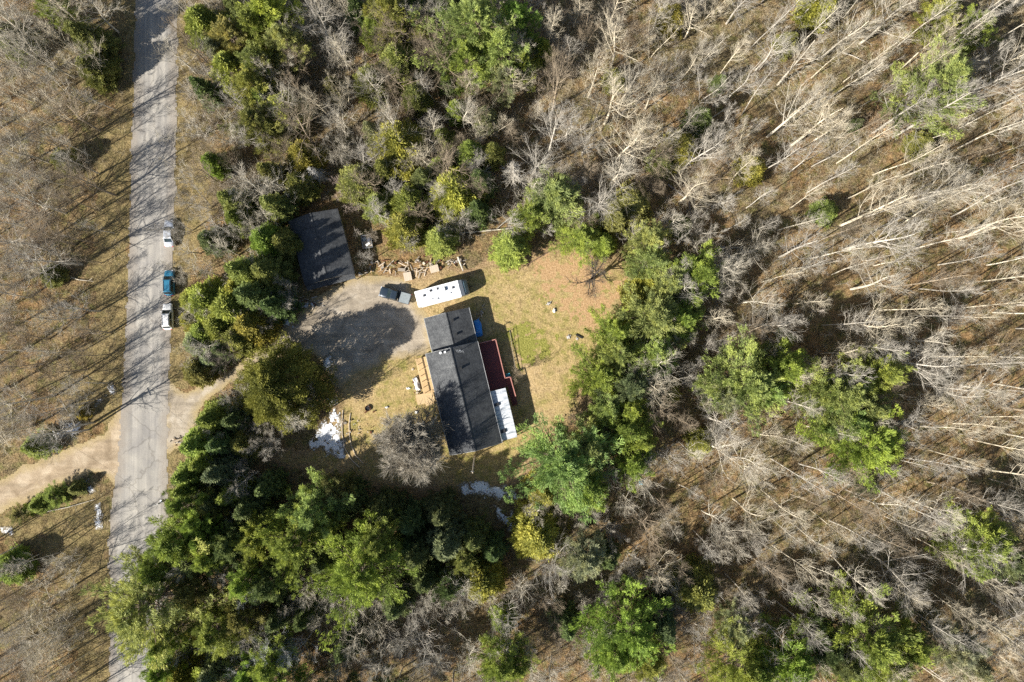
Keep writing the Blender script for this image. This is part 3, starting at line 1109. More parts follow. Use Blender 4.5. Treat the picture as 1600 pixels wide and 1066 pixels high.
def make_car(name, label, loc, rz, paint, L=4.6, Wd=1.78, kind='sedan', group='cars parked along the road'):
    t = thing(name, label, 'car', loc, rz, group)
    hw = Wd / 2
    hl = L / 2
    zb = 0.24
    belt = 0.92 if kind == 'sedan' else 1.02
    roofz = 1.43 if kind == 'sedan' else 1.68
    hood = hl - 0.10
    # lower body: front at +y
    st = [(-hl, 0.42, belt - 0.22, hw * 0.72, hw * 0.66), (-hl + 0.10, 0.30, belt - 0.06, hw * 0.90, hw * 0.82), (-hl + 0.45, zb, belt, hw, hw * 0.93),
          (-0.6, zb, belt + 0.02, hw, hw * 0.95), (0.55, zb, belt, hw, hw * 0.95), (hl - 1.15, zb, belt - 0.03, hw, hw * 0.93),
          (hl - 0.55, zb, belt - 0.10, hw * 0.98, hw * 0.88), (hl - 0.15, 0.30, belt - 0.22, hw * 0.88, hw * 0.76), (hl, 0.42, belt - 0.38, hw * 0.70, hw * 0.62)]
    v, f = loft(st)
    MB().add(v, f).build('body', paint, t, 0.0, True)
    # greenhouse
    if kind == 'sedan':
        yb0, yb1, yt0, yt1 = -hl + 0.75, hl - 1.15, -hl + 1.45, hl - 2.0
    else:
        yb0, yb1, yt0, yt1 = -hl + 0.25, hl - 1.10, -hl + 0.60, hl - 1.85
    wb, wt = hw * 0.92, hw * 0.74
    zb2 = belt - 0.06
    vs = [(-wb, yb0, zb2), (wb, yb0, zb2), (wb, yb1, zb2), (-wb, yb1, zb2), (-wt, yt0, roofz - 0.05), (wt, yt0, roofz - 0.05), (wt, yt1, roofz - 0.05), (-wt, yt1, roofz - 0.05),
          (-wt * 0.9, yt0 + 0.1, roofz), (wt * 0.9, yt0 + 0.1, roofz), (wt * 0.9, yt1 - 0.12, roofz), (-wt * 0.9, yt1 - 0.12, roofz)]
    fs = [(0, 1, 5, 4), (1, 2, 6, 5), (2, 3, 7, 6), (3, 0, 4, 7), (4, 5, 9, 8), (5, 6, 10, 9), (6, 7, 11, 10), (7, 4, 8, 11), (8, 9, 10, 11)]
    MB().add(vs, fs).build('cabin', paint, t, 0.03)

    def lerp(a, b, k): return tuple(a[i] + (b[i] - a[i]) * k for i in range(3))

    def pane(nm, a, b, c_, d, u0=0.07, u1=0.93, v0=0.10, v1=0.92):
        def at(u, vv): return lerp(lerp(a, b, u), lerp(d, c_, u), vv)
        quad(nm, [at(u0, v0), at(u1, v0), at(u1, v1), at(u0, v1)], 'glass', t)
    pane('rear_window', vs[0], vs[1], vs[5], vs[4])
    pane('windshield', vs[2], vs[3], vs[7], vs[6])
    for a, b, c_, d in ((1, 2, 6, 5), (3, 0, 4, 7)):
        pane('side_window', vs[a], vs[b], vs[c_], vs[d], 0.10, 0.48)
        pane('side_window', vs[a], vs[b], vs[c_], vs[d], 0.52, 0.90)
    wheels(t, (hl - 0.85, -hl + 0.85), hw + 0.005)
    for s in (-1, 1):
        MB().box((s * hw * 0.62, hl - 0.16, belt - 0.30), (0.34, 0.22, 0.12), s * -0.35).build('headlight', 'headlamp', t, 0.03)
        MB().box((s * hw * 0.70, -hl + 0.07, belt - 0.16), (0.28, 0.12, 0.16)).build('tail_light', 'redlamp', t, 0.02)
        MB().box((s * (hw + 0.07), hl - 1.42, belt + 0.04), (0.18, 0.10, 0.12)).build('mirror', paint, t, 0.02)
    if kind == 'suv':
        for s in (-1, 1):
            MB().box((s * wt * 0.82, (yt0 + yt1) / 2, roofz + 0.05), (0.05, (yt1 - yt0) * 0.85, 0.04)).build('roof_rail', 'darkmetal', t)
    return t


p = W(264.3, 365, 0.7)
make_car('parked_car', 'silver sedan parked on the road edge, topmost of the three cars', (p.x, p.y, 0.05), math.radians(1), 'silverpaint', 4.75, 1.8)
p = W(264.3, 442, 0.8)
make_car('parked_car', 'dark teal blue car parked between the silver and white cars', (p.x, p.y, 0.05), math.radians(1), 'bluepaint', 4.55, 1.78, 'suv')
p = W(262.0, 495, 0.8)
make_car('parked_car', 'white car with dark windows, lowest of the three parked on the road', (p.x, p.y, 0.05), math.radians(2), 'whitepaint', 4.6, 1.8, 'suv')


def make_pickup():
    p = W(617.5, 461.5, 0.9)
    t = thing('pickup_truck', 'dark pickup truck with grey bed cover in front of the camper', 'truck', (p.x, p.y, 0.02), math.radians(90 - 15.5))
    hw, hl = 0.96, 2.75
    v, f = loft([(-0.35, 0.4, 1.05, hw, hw * .96), (hl - 1.2, 0.4, 1.05, hw, hw * .95), (hl - .5, 0.4, 1.0, hw * .98, hw * .9), (hl - .12, .42, .92, hw * .92, hw * .82), (hl, .5, .8, hw * .8, hw * .7)])
    MB().add(v, f).build('body', 'navypaint', t, 0, True)
    m = MB()
    for s in (-1, 1):
        m.box((s * (hw - 0.06), -1.62, 0.78), (0.12, 2.2, 0.62))
    m.box((0, -hl + 0.05, 0.78), (2 * hw - 0.26, 0.1, 0.6))
    m.box((0, -1.6, 0.52), (2 * hw - 0.26, 2.1, 0.08))
    m.build('bed', 'navypaint', t, 0.03)
    m = MB()
    m.box((0, -1.78, 1.12), (2 * hw - 0.1, 1.78, 0.06), 0, 0, 0, 0.97)
    m.build('bed_cover', 'tonneau', t, 0.02)
    yb0, yb1, yt0, yt1, wb, wt = -0.55, 1.45, -0.35, 0.62, hw * .93, hw * .78
    vs = [(-wb, yb0, 1.0), (wb, yb0, 1.0), (wb, yb1, 1.0), (-wb, yb1, 1.0), (-wt, yt0, 1.73), (wt, yt0, 1.73), (wt, yt1, 1.73), (-wt, yt1, 1.73),
          (-wt * .9, yt0 + .08, 1.78), (wt * .9, yt0 + .08, 1.78), (wt * .9, yt1 - .1, 1.78), (-wt * .9, yt1 - .1, 1.78)]
    fs = [(0, 1, 5, 4), (1, 2, 6, 5), (2, 3, 7, 6), (3, 0, 4, 7), (4, 5, 9, 8), (5, 6, 10, 9), (6, 7, 11, 10), (7, 4, 8, 11), (8, 9, 10, 11)]
    MB().add(vs, fs).build('cab', 'navypaint', t, 0.03)

    def lerp(a, b, k): return tuple(a[i] + (b[i] - a[i]) * k for i in range(3))
    for nm, (a, b, c_, d) in (('rear_window', (0, 1, 5, 4)), ('windshield', (2, 3, 7, 6)), ('side_window', (1, 2, 6, 5)), ('side_window', (3, 0, 4, 7))):
        a, b, c_, d = vs[a], vs[b], vs[c_], vs[d]
        def at(u, w): return lerp(lerp(a, b, u), lerp(d, c_, u), w)
        quad(nm, [at(.08, .1), at(.92, .1), at(.92, .9), at(.08, .9)], 'glass', t)
    wheels(t, (hl - 0.95, -hl + 1.05), hw + 0.01, 0.39, 0.24)
    for s in (-1, 1):
        MB().box((s * .68, hl - .08, .78), (.36, .14, .18)).build('headlight', 'headlamp', t, .02)
        MB().box((s * .86, -hl + .02, .85), (.16, .08, .34)).build('tail_light', 'redlamp', t, .01)
        MB().box((s * (hw + .1), .95, 1.12), (.22, .12, .18)).build('mirror', 'black', t, .02)
    MB().box((0, hl + .03, .5), (1.75, .14, .18)).build('bumper', 'greymetal', t, .03)
    return t


make_pickup()


def make_camper():
    p = W(684.6, 459.2, 3.0)
    an = math.radians(14.9)
    t = thing('camper_trailer', 'long white camper trailer with roof vents parked beside the house', 'camper', (p.x, p.y, 0), an)
    K = MPP * 0.975
    L, w = 71.0 * K, 25.6 * K
    hx = L / 2
    m = MB().box((0, 0, 1.75), (L, w, 2.35))
    m.build('body', 'rvwhite', t, 0.12)
    MB().box((-0.0, 0, 2.965), (L - 0.16, w - 0.14, 0.07)).build('roof', 'rvroof', t, 0.03)
    # front cap stepping down
    pr = [(0, 0.6), (0.65, 0.6), (1.05, 0.95), (1.2, 1.6), (0.95, 2.25), (0.45, 2.75), (0.0, 2.93)]
    n = len(pr)
    vs = []
    for y in (-w / 2 + .03, w / 2 - .03):
        vs += [(hx + x * 1.15, y * (1 if x < .8 else .93), z) for x, z in pr]
    fs = [tuple(range(n)), tuple(range(2 * n - 1, n - 1, -1))] + [(i, i + n, (i + 1) % n + n, (i + 1) % n) for i in range(n)]
    MB().add(vs, fs).build('front_cap', 'rvgrey', t, 0.05)
    quad('front_window', [(hx + 1.10 * 1.1, -w / 2 + .4, 2.05), (hx + 1.10 * 1.1, w / 2 - .4, 2.05), (hx + .68 * 1.1, w / 2 - .4, 2.66), (hx + .68 * 1.1, -w / 2 + .4, 2.66)], 'rvblue', t, 0.03)
    R = Matrix.Rotation(-an, 3, 'Z')

    def loc(px, py, z=3.0):
        q = R @ (W(px, py, z) - p)
        return q.x, q.y
    for (px, py, sx, sy, h, mat, nm) in ((663, 461.8, .36, .42, .14, 'darkmetal', 'roof_vent'), (673, 454.3, .36, .42, .14, 'darkmetal', 'roof_vent'), (683.5, 451.2, .3, .4, .12, 'darkmetal', 'roof_vent'),
                                        (708, 449.2, .34, .4, .14, 'darkmetal', 'roof_vent'), (684.5, 466.5, .28, .3, .1, 'rvgrey', 'roof_vent'), (704.5, 457.8, .22, .22, .1, 'rvgrey', 'roof_vent'),
                                        (676, 466.5, .2, .2, .1, 'rvgrey', 'roof_vent'), (667, 453.5, .16, .16, .1, 'rvgrey', 'roof_vent')):
        x, y = loc(px, py)
        o = MB().box((x, y, 3.0 + h / 2), (sx, sy, h), 0, 0, 0, .85).build(nm, mat, t, .02)
    for k in range(1, 6):
        MB().box((-L / 2 + L * k / 6, 0, 3.004), (.05, w - .2, .012)).build('roof_seam', 'tonneau', t)
    for s_ in (-1, 1):
        MB().box((0, s_ * (w / 2 - .05), 3.0), (L - .1, .07, .05)).build('roof_edge', 'rvwhite', t)
    x, y = loc(692.0, 452.6)
    ac = MB().box((x, y, 3.17), (0.95, 0.75, 0.34), 0, 0, 0, .85).build('air_conditioner', 'rvwhite', t, .05)
    MB().box((x + 0.42, y, 3.19), (0.22, .6, .2)).build('grille', 'darkmetal', ac)
    # awning tube, windows, door, wheels, hitch
    MB().tube([(-hx + .6, -w / 2 - .08, 2.75), (hx - .2, -w / 2 - .08, 2.75)], .07, 8).build('awning', 'rvwhite', t)
    for xx in (-2.6, 0.2, 2.5):
        window(t, xx, -w / 2, 1.95, .9, .6, 'y-', 'darkmetal')
        window(t, xx, w / 2, 1.95, .9, .6, 'y+', 'darkmetal')
    d = MB().box((1.3, -w / 2 - .02, 1.6), (.65, .05, 1.85)).build('door', 'rvwhite', t, .02)
    MB().box((1.05, -w / 2 - .06, 1.5), (.05, .05, .12)).build('handle', 'darkmetal', d)
    MB().box((0, -w / 2 - .012, 1.1), (L - .4, .02, .18)).build('stripe', 'rvblue', t)
    for xx in (-.55, .35):
        for s in (-1, 1):
            wo = MB().tube([(xx, s * (w / 2 - .25), .36), (xx, s * (w / 2 - .02), .36)], .36, 16).build('wheel', 'rubber', t)
            MB().tube([(xx, s * (w / 2 - .03), .36), (xx, s * (w / 2 - .005), .36)], .2, 12).build('rim', 'greymetal', wo)
    h = MB()
    for s in (-1, 1):
        h.tube([(hx - .2, s * .8, .5), (hx + 2.0, 0, .48)], .05, 6)
    h.tube([(hx + 1.7, 0, .02), (hx + 1.7, 0, .75)], .05, 6)
    h.build('hitch', 'darkmetal', t)
    MB().tube([(hx + 1.15, -.2, .72), (hx + 1.15, .2, .72)], .17, 10).build('propane_tank', 'rvwhite', t)
    MB().box((0, 0, .52), (L - .3, w - .5, .14)).build('chassis', 'darkmetal', t)


make_camper()


def make_utility_trailer():
    p = W(573.5, 377.5, 0.8)
    t = thing('utility_trailer', 'small open utility trailer with junk beside the garage', 'trailer', (p.x, p.y, 0), math.radians(10))
    m = MB()
    for s in (-1, 1):
        m.box((s * .83, 0, .82), (.06, 2.3, .45))
        m.box((0, s * 1.12, .82), (1.6, .06, .45))
    m.build('sides', 'greymetal', t, .01)
    MB().box((0, 0, .58), (1.62, 2.2, .06)).build('floor', 'greywood', t)
    MB().tube([(0, -1.1, .52), (0, -2.1, .45)], .05, 6).build('drawbar', 'darkmetal', t)
    for s in (-1, 1):
        wo = MB().tube([(s * .92, .1, .3), (s * 1.08, .1, .3)], .3, 14).build('wheel', 'rubber', t)
        MB().tube([(s * 1.07, .1, .3), (s * 1.09, .1, .3)], .16, 10).build('rim', 'greymetal', wo)
    for k, (x, y, w, l, h, mat, r) in enumerate(((-.3, .5, .8, .7, .35, 'tonneau', .2), (.35, .35, .5, .9, .3, 'silverpaint', -.3), (.1, -.5, .9, .5, .4, 'whitetarp', .5))):
        MB().box((x, y, .61 + h / 2), (w, l, h), r, 0, 0, .9).build('load', mat, t, .05)


make_utility_trailer()


# ------------------------------------------------------------------ yard things
def lumpy(name, mat, parent, size, n=10, seed=0, flat=.5, rough=.18):
    """rounded irregular heap, sitting on z=0"""
    rr = random.Random(seed)
    bm = bmesh.new()
    bmesh.ops.create_icosphere(bm, subdivisions=3, radius=1.0)
    off = [rr.uniform(0, 50) for _ in range(2)]
    for v in bm.verts:
        a = v.co
        k = 1 + rough * (math.sin(a.x * 5 + off[0]) * math.cos(a.y * 4 + off[1]) + .6 * math.sin(a.x * 11 + a.y * 9 + off[1])) + rr.uniform(-.05, .05)
        z = a.z
        v.co = Vector((math.copysign(abs(a.x) ** flat, a.x) * size[0] / 2 * k, math.copysign(abs(a.y) ** flat, a.y) * size[1] / 2 * k, max(-.02, (z * .5 + .5) * size[2] * k)))
    me = bpy.data.meshes.new(name)
    bm.to_mesh(me); bm.free()
    me.polygons.foreach_set('use_smooth', [True] * len(me.polygons))
    return link_mesh(name, me, mat, parent)


p = W(746.6, 512.5, 0.9)
t = thing('tarp_stack', 'bright blue tarpaulin over a stack against the house wing', 'tarp', (p.x, p.y, 0), HROT)
lumpy('cover', 'bluetarp', t, (1.35, 3.0, 1.25), seed=3, flat=.55, rough=.10)
MB().box((0, 0, .3), (.9, 2.3, .6)).build('stack', 'greywood', t)
MB().tube([(-.62, -.7, .35), (-.4, -.72, 1.12), (0, -.74, 1.3), (.4, -.72, 1.1), (.64, -.7, .35)], .02, 5).build('rope', 'whitetrim', t)

p = W(651.3, 600, 0.3)
t = thing('white_tarp_roll', 'white plastic sheet bundled on the lawn beside the front deck', 'tarp', (p.x, p.y, 0), math.radians(15))
lumpy('sheet', 'whitetarp', t, (0.95, 2.4, .55), seed=8, flat=.7, rough=.22)
p = W(795, 588, 1.6)
t = thing('garden_chair', 'turquoise plastic chair at the corner of the red deck', 'chair', (p.x - .1, p.y, 0.02), HROT)
MB().box((0, 0, .45), (.75, .62, .06)).build('seat', 'turquoise', t, .02)
MB().box((.02, .33, .78), (.75, .07, .7), 0, 0, -.25).build('backrest', 'turquoise', t, .02)
for sx in (-1, 1):
    for sy in (-1, 1):
        MB().box((sx * .31, sy * .25, .21), (.06, .06, .44)).build('leg', 'turquoise', t)
for s in (-1, 1):
    MB().box((s * .36, .02, .66), (.07, .55, .05)).build('armrest', 'turquoise', t, .01)


# fire pit ring of stones with charred logs
p = W(575, 638, 0)
t = thing('fire_pit', 'rusty round fire pit on the front lawn', 'fire pit', (p.x, p.y, 0.0))
m = MB()
for k in range(14):
    a = k * 2 * math.pi / 14
    m.box((math.cos(a) * .48, math.sin(a) * .48, .17), (.24, .05, .36), a + math.pi / 2)
m.build('ring', 'rust', t)
for k in range(3):
    MB().tube([(-.3, -.2 + k * .2, .08 + .04 * k), (.3, -.1 + k * .1, .1 + .05 * k)], .07, 7).build('log', 'black', t)
MB().prism([(math.cos(k * .52) * .43, math.sin(k * .52) * .43) for k in range(12)], 0.005, 0.05).build('ash', 'stone', t)
for k, (px, py, l, r) in enumerate(((573, 643, .8, .6), (585, 643, .55, .5))):
    p = W(px, py)
    o = MB().tube([(-l / 2, 0, .13), (0, .02, .14), (l / 2, 0, .12)], [.13, .12, .1], 8).build('charred_log', 'rust')
    o.location = p; o.rotation_euler = (0, 0, r)
    tag(o, ('dark charred log against the rusty fire pit', 'short dark log lying right of the fire pit')[k], 'log')

for k, (px, py, sx, sy, h, mat, nm, lb, ct) in enumerate((
        (604.5, 636.5, .8, .45, .25, 'whitetarp', 'cloth_scrap', 'crumpled pale scrap in the middle of the front lawn', 'scrap'),
        (651, 644, .75, .7, .3, 'whitetarp', 'plastic_bag', 'white plastic bag on the lawn below the front steps', 'bag'),
        (638, 607, .5, .9, .18, 'whitetarp', 'plastic_scrap', 'small pale scrap left of the white plastic bundle', 'scrap'),
        (645, 577, .5, .6, .2, 'palewood', 'wood_scrap', 'pale offcut heap at the upper corner of the front deck', 'scrap'),
        (866, 485, .7, .95, .35, 'whitetarp', 'plastic_sack', 'white sack lying on the back lawn', 'sack'),
        (858, 474, 1.1, .6, .25, 'stone', 'stone', 'flat grey stone just above the white sack', 'stone'),
        (889, 526, 1.0, .8, .14, 'stone', 'stone', 'flat pale stone on the back lawn beside the dark plank', 'stone'),
        (902, 529, .7, .5, .12, 'stone', 'stone', 'small flat stone under the dark plank', 'stone'),
        (804, 627, .45, .45, .4, 'greymetal', 'bucket', 'grey bucket at the foot of the red deck steps', 'bucket'),
        (388, 543, .8, .7, .6, 'whitetarp', 'bag', 'pale bag under trees at the driveway edge', 'bag'),
        (1002, 755, 1.2, .8, .6, 'turquoise', 'barrel', 'pale green barrel in the wood below the pines', 'barrel'),
        (562, 427, .45, .45, .4, 'whitetarp', 'bucket', 'pale bucket at the corner of the garage', 'bucket'))):
    p = W(px, py)
    o = lumpy(nm, mat, None, (sx * .75, sy * .75, h * .7), seed=20 + k, flat=.9, rough=.42)
    o.location = (p.x, p.y, 0.005 if px != 1002 else -.3)
    o.rotation_euler = (0, 0, k * .7)
    tag(o, lb, ct)

p = W(905, 525.5)
o = MB().box((0, 0, .1), (1.35, .32, .2)).build('plank', 'black', None, .03)
o.location = p; o.rotation_euler = (0, 0, math.radians(-28))
tag(o, 'dark wooden block lying on the back lawn', 'block')

# lumber and pallets behind the camper
p = W(651, 424)
t = thing('lumber_heap', 'untidy heap of loose boards behind the camper', 'lumber', (p.x, p.y, 0))
rr = random.Random(9)
for k in range(30):
    L = rr.uniform(.4, 1.5)
    me = MB().box((0, 0, 0), (L, rr.uniform(.06, .15), .05)).mesh('plank')
    o = link_mesh('plank', me, rr.choice(['palewood', 'newwood', 'greywood', 'greywood']), t)
    o.location = (rr.gauss(0, 1.7), rr.gauss(0, .55) + .02 * k, .06 + .012 * k)
    o.rotation_euler = (rr.uniform(-.12, .12), rr.uniform(-.15, .15), rr.gauss(.3, .8))


def scrap_heap(px, py, sx, sy, n, label, seed, lmax=1.4):
    p = W(px, py)
    t = thing('scrap_heap', label, 'scrap', (p.x, p.y, 0.0), 0, 'scrap heaps round the drive')
    rr = random.Random(seed)
    for k in range(n):
        L = rr.uniform(.25, lmax)
        kind = rr.random()
        if kind < .75:
            me = MB().box((0, 0, 0), (L, rr.uniform(.05, .18), rr.uniform(.03, .1))).mesh('plank')
            nm = 'plank'
        else:
            a = rr.uniform(.15, .35)
            me = MB().box((0, 0, 0), (a * 1.5, a * 1.2, a), 0, 0, 0, .9).mesh('lump')
            nm = 'rubble'
        o = link_mesh(nm, me, rr.choice(['palewood', 'greywood', 'greywood', 'stone', 'rust', 'newwood', 'greywood', 'rust']), t)
        o.location = (rr.gauss(0, sx), rr.gauss(0, sy), .08 + rr.random() * .25)
        o.rotation_euler = (rr.uniform(-.2, .2), rr.uniform(-.25, .25), rr.uniform(0, 3.1))


scrap_heap(604, 417, 1.3, .6, 22, 'scattered boards between the garage and the lumber heap', 1)
scrap_heap(706, 410, 1.5, .5, 26, 'line of scrap right of the upper pale pallet', 2)
scrap_heap(574, 424, .7, .4, 12, 'small scrap heap at the lower corner of the garage', 3, .8)
scrap_heap(656, 410, 1.6, .5, 22, 'weathered scrap just above the loose boards', 4)
scrap_heap(478, 472, 1.4, .7, 26, 'dark scrap and sticks below the garage', 5, 1.0)
scrap_heap(652, 606, .35, 1.6, 16, 'offcuts along the front deck', 6, .5)
scrap_heap(558, 665, 1.3, 1.2, 30, 'pale stones and chips inside the curved edging', 7, .22)
scrap_heap(752, 492, .45, .8, 12, 'clutter above the blue tarpaulin', 8, .9)
scrap_heap(276, 690, .7, .5, 12, 'small brush and stone heap at the driveway mouth', 9, 1.1)


def pallet(px, py, rz, w, l, label, mat='palewood', name='pallet'):
    p = W(px, py)
    t = thing(name, label, 'pallet', (p.x, p.y, .02), rz, 'pallets behind the camper')
    n = 8
    me = MB().box((0, 0, 0), (w, l / n * .8, .025)).mesh('slat')
    for k in range(n):
        o = link_mesh('slat', me, mat, t)
        o.location = (0, -l / 2 + l * (k + .5) / n, .42)
    me2 = MB().box((0, 0, 0), (.1, l, .36)).mesh('bearer')
    for s in (-1, 0, 1):
        o = link_mesh('bearer', me2, mat, t)
        o.location = (s * (w / 2 - .06), 0, .21)


pallet(637.5, 432.5, math.radians(12), 1.35, 1.5, 'pale pallet at the lower end of the lumber heap')
pallet(679, 420.5, math.radians(15), 1.5, 1.25, 'pale pallet at the upper end of the lumber heap')
pallet(628, 422, math.radians(-5), 1.3, .55, 'weathered narrow pallet left of the lumber heap', 'greywood')

# curved garden edging by the snow
for k, pts in enumerate(([(536, 641), (534.5, 660), (535, 680), (539, 700), (549, 718), (562, 730)], [(547.5, 646), (545.5, 662), (546, 680), (549, 696), (556, 712), (568, 724)])):
    m = MB()
    q = [W(*a) for a in pts]
    for i in range(len(q) - 1):
        d = q[i + 1] - q[i]
        c = (q[i] + q[i + 1]) / 2
        m.box((c.x, c.y, .09), (d.length + .03, .10, .18), math.atan2(d.y, d.x))
    o = m.build('garden_edging', 'palewood')
    tag(o, ('outer curved pale edging strip beside the snow on the front lawn', 'inner curved pale edging strip beside the snow on the front lawn')[k], 'edging')

# rails added behind the deck in place of a thin shadow line
p0, p1 = W(796.5, 517), W(805.7, 581)
t = thing('shadow_line_rails', 'added stand-in for a thin shadow line, fence along the back lawn behind the red deck', 'rails', (p0.x, p0.y, 0))
d = p1 - p0
an = math.atan2(d.y, d.x)
for k in range(4):
    q = d * (k / 3)
    MB().tube([(q.x, q.y, -.1), (q.x, q.y, 1.0)], .045, 7).build('post', 'greywood', t)
for z in (.5, .95):
    MB().tube([(0, 0, z), (d.x / 2, d.y / 2, z - .02), (d.x, d.y, z)], .03, 6).build('rail', 'greywood', t)


# ------------------------------------------------------------------ poles and wires
def util_pole(base, h, lean, label, arm_az):
    t = thing('utility_pole', label, 'utility pole', (base.x, base.y, -.05))
    top = Vector((lean[0], lean[1], h))
    MB().tube([(0, 0, -.3), tuple(top * .5), tuple(top)], [.17, .145, .11], 10).build('pole', 'polewood', t)
    ca, sa = math.cos(arm_az), math.sin(arm_az)
    c = top * .95
    MB().box((c.x, c.y, c.z), (1.5, .12, .14), arm_az).build('crossarm', 'polewood', t)
    tips = []
    for s in (-1, -.45, .45, 1):
        x, y = c.x + ca * s * .68, c.y + sa * s * .68
        MB().tube([(x, y, c.z + .07), (x, y, c.z + .16), (x, y, c.z + .27)], [.05, .07, .04], 8).build('insulator', 'whitetrim', t)
        tips.append(Vector((base.x + x, base.y + y, c.z + .22)))
    MB().tube([(c.x * .9, c.y * .9 + .25, h * .8), (c.x * .9, c.y * .9 + .25, h * .8 + .75)], .2, 12).build('transformer', 'greymetal', t)
    return tips


b1 = W(139, 671.5)
tip1 = util_pole(b1, 9.0, (-.2, .25), 'wooden utility pole left of the road above the dirt track', math.radians(115))
b2 = W(287, 768)
tip2 = util_pole(b2, 9.0, (.05, -.1), 'wooden utility pole among spruces at the lower road edge', math.radians(20))


def wire(a, b, sag, label):
    pts = [tuple(a + (b - a) * (i / 14) - Vector((0, 0, sag * 4 * (i / 14) * (1 - i / 14)))) for i in range(15)]
    o = MB().tube(pts, .014, 4).build('power_line', 'black')
    tag(o, label, 'wire', 'overhead wires')


wire(tip1[1], tip2[1], 1.0, 'overhead wire crossing the road between the two poles')
wire(tip2[3], tip2[3] + Vector((-4, -60, 0)), 1.2, 'overhead wire running down along the road from the lower pole')
hp = W(742, 712)
t = thing('service_pole', 'slender pale service pole at the lower gable of the house', 'pole', (hp.x, hp.y, -.05))
MB().tube([(0, 0, -.2), (.05, -.5, 4.5), (.1, -1.3, 9.0)], [.15, .12, .09], 9).build('pole', 'palewood', t)
MB().box((.08, -1.2, 8.4), (.5, .1, .1)).build('bracket', 'greymetal', t)
MB().tube([(.08, -1.18, 8.2), (.08, -1.1, 7.7)], .07, 8).build('meter_box', 'greymetal', t)

# mailboxes
for k, (px, py) in enumerate(((197, 592.3), (197.3, 598.2))):
    p = W(px + 1, py)
    t = thing('mailbox', ('black mailbox on a post at the road edge, upper of two', 'black mailbox on a post at the road edge, lower of two')[k], 'mailbox', (p.x, p.y, 0.0), math.radians(28))
    pr = [(-.15, 0), (.15, 0), (.15, .17)] + [(.15 * math.cos(a * math.pi / 8), .17 + .15 * math.sin(a * math.pi / 8)) for a in range(1, 8)] + [(-.15, .17)]
    n = len(pr)
    m = MB()
    vs = [(-.34, y, 1.0 + z) for y, z in pr] + [(.34, y, 1.0 + z) for y, z in pr]
    m.add(vs, [tuple(range(n)), tuple(range(2 * n - 1, n - 1, -1))] + [(i, i + n, (i + 1) % n + n, (i + 1) % n) for i in range(n)])
    m.build('box', 'black', t)
    MB().box((0, 0, .45), (.1, .1, 1.1)).build('post', 'greywood', t)
    MB().box((.1, .165, 1.3), (.04, .015, .18)).build('flag', 'redlamp', t)
    MB().box((0, 0, .975), (.75, .2, .045)).build('bracket', 'whitetrim', t)


# ------------------------------------------------------------------ snow
def snow(poly_px, label, patchy=0.0, h=.12, amp=.8, ns=1.4, seed=1, sc=.5):
    def hf(X, Y, e):
        return np.clip(e, 0, 1.2) * h + .05 * fbm(X, Y, .7, seed) - .01
    def keep(cx, cy, e):
        return fbm(cx, cy, sc, seed + 9, 3) > patchy - .07 * np.clip(e, 0, 1.5)
    o = sheet('snow_patch', P2(poly_px), .03, .11, amp, ns, 'snow', hf, seed, None, keep if patchy else None)
    tag(o, label, 'snow', 'patches of old snow', 'thing')


snow([(168, 600), (176, 596), (181, 603), (180, 614), (173, 617), (168, 610)], 'bright lump of snow at the road edge below the mailboxes', 0, .35, .5, .9, 2)
snow([(150, 622), (165, 615), (172, 620), (160, 632), (150, 634)], 'broken dirty snow trailing from the bright lump at the road edge', .50, .04, .9, 1.2, 3, .5)
snow([(92, 668), (110, 660), (124, 660), (128, 672), (108, 684), (94, 682)], 'shaded snow round the foot of the utility pole', .46, .04, .9, 1.2, 4, .5)
snow([(128, 752), (140, 748), (148, 768), (138, 772)], 'small snow patch at the lower corner of the dirt track', .44, .05, .7, 1.0, 5, .5)
snow([(146, 786), (158, 784), (162, 805), (160, 826), (150, 828), (146, 806)], 'blue shaded snow beside the road below the dirt track', .40, .08, .7, 1.0, 6, .6)
snow([(502, 556), (516, 552), (523, 566), (518, 578), (508, 580), (502, 568)], 'blue shaded snow lump right of the olive cedar', 0, .15, .8, 1.2, 7)
snow([(476, 694), (498, 668), (518, 638), (536, 640), (536, 676), (540, 714), (520, 710), (498, 704)], 'speckled snow field between the cedar and the curved edging', .44, .03, 1.6, 1.2, 8, .6)
snow([(520, 672), (530, 664), (535, 680), (534, 700), (526, 702), (518, 688)], 'brighter snow core inside the speckled snow field', 0, .07, 1.0, 1.0, 18)
snow([(510, 622), (524, 620), (528, 632), (514, 636)], 'small snow patch above the speckled snow field', 0, .06, .7, 1.0, 9)
snow([(436, 512), (452, 486), (462, 490), (458, 510), (444, 516)], 'snow patch at the driveway edge below the garage', .42, .06, .9, 1.2, 10, .5)
snow([(470, 478), (486, 468), (492, 476), (478, 486)], 'small snow remnant nearest the garage corner', .48, .05, .7, 1.0, 11, .5)
snow([(712, 758), (750, 750), (806, 766), (808, 780), (760, 778), (722, 772)], 'blue shaded snow below the house', .34, .05, 1.2, 1.2, 12, .6)
snow([(770, 788), (800, 800), (814, 830), (796, 832), (776, 806)], 'dim snow strip in tree shade below the house', .46, .05, .9, 1.2, 13, .6)
snow([(0, 824), (16, 822), (22, 834), (6, 838)], 'small pale snow bit near the track at the photo edge', .4, .05, .7, 1.0, 14, .5)


# ------------------------------------------------------------------ tree building blocks
def unit(a):
    return a / (np.linalg.norm(a, axis=-1, keepdims=True) + 1e-9)


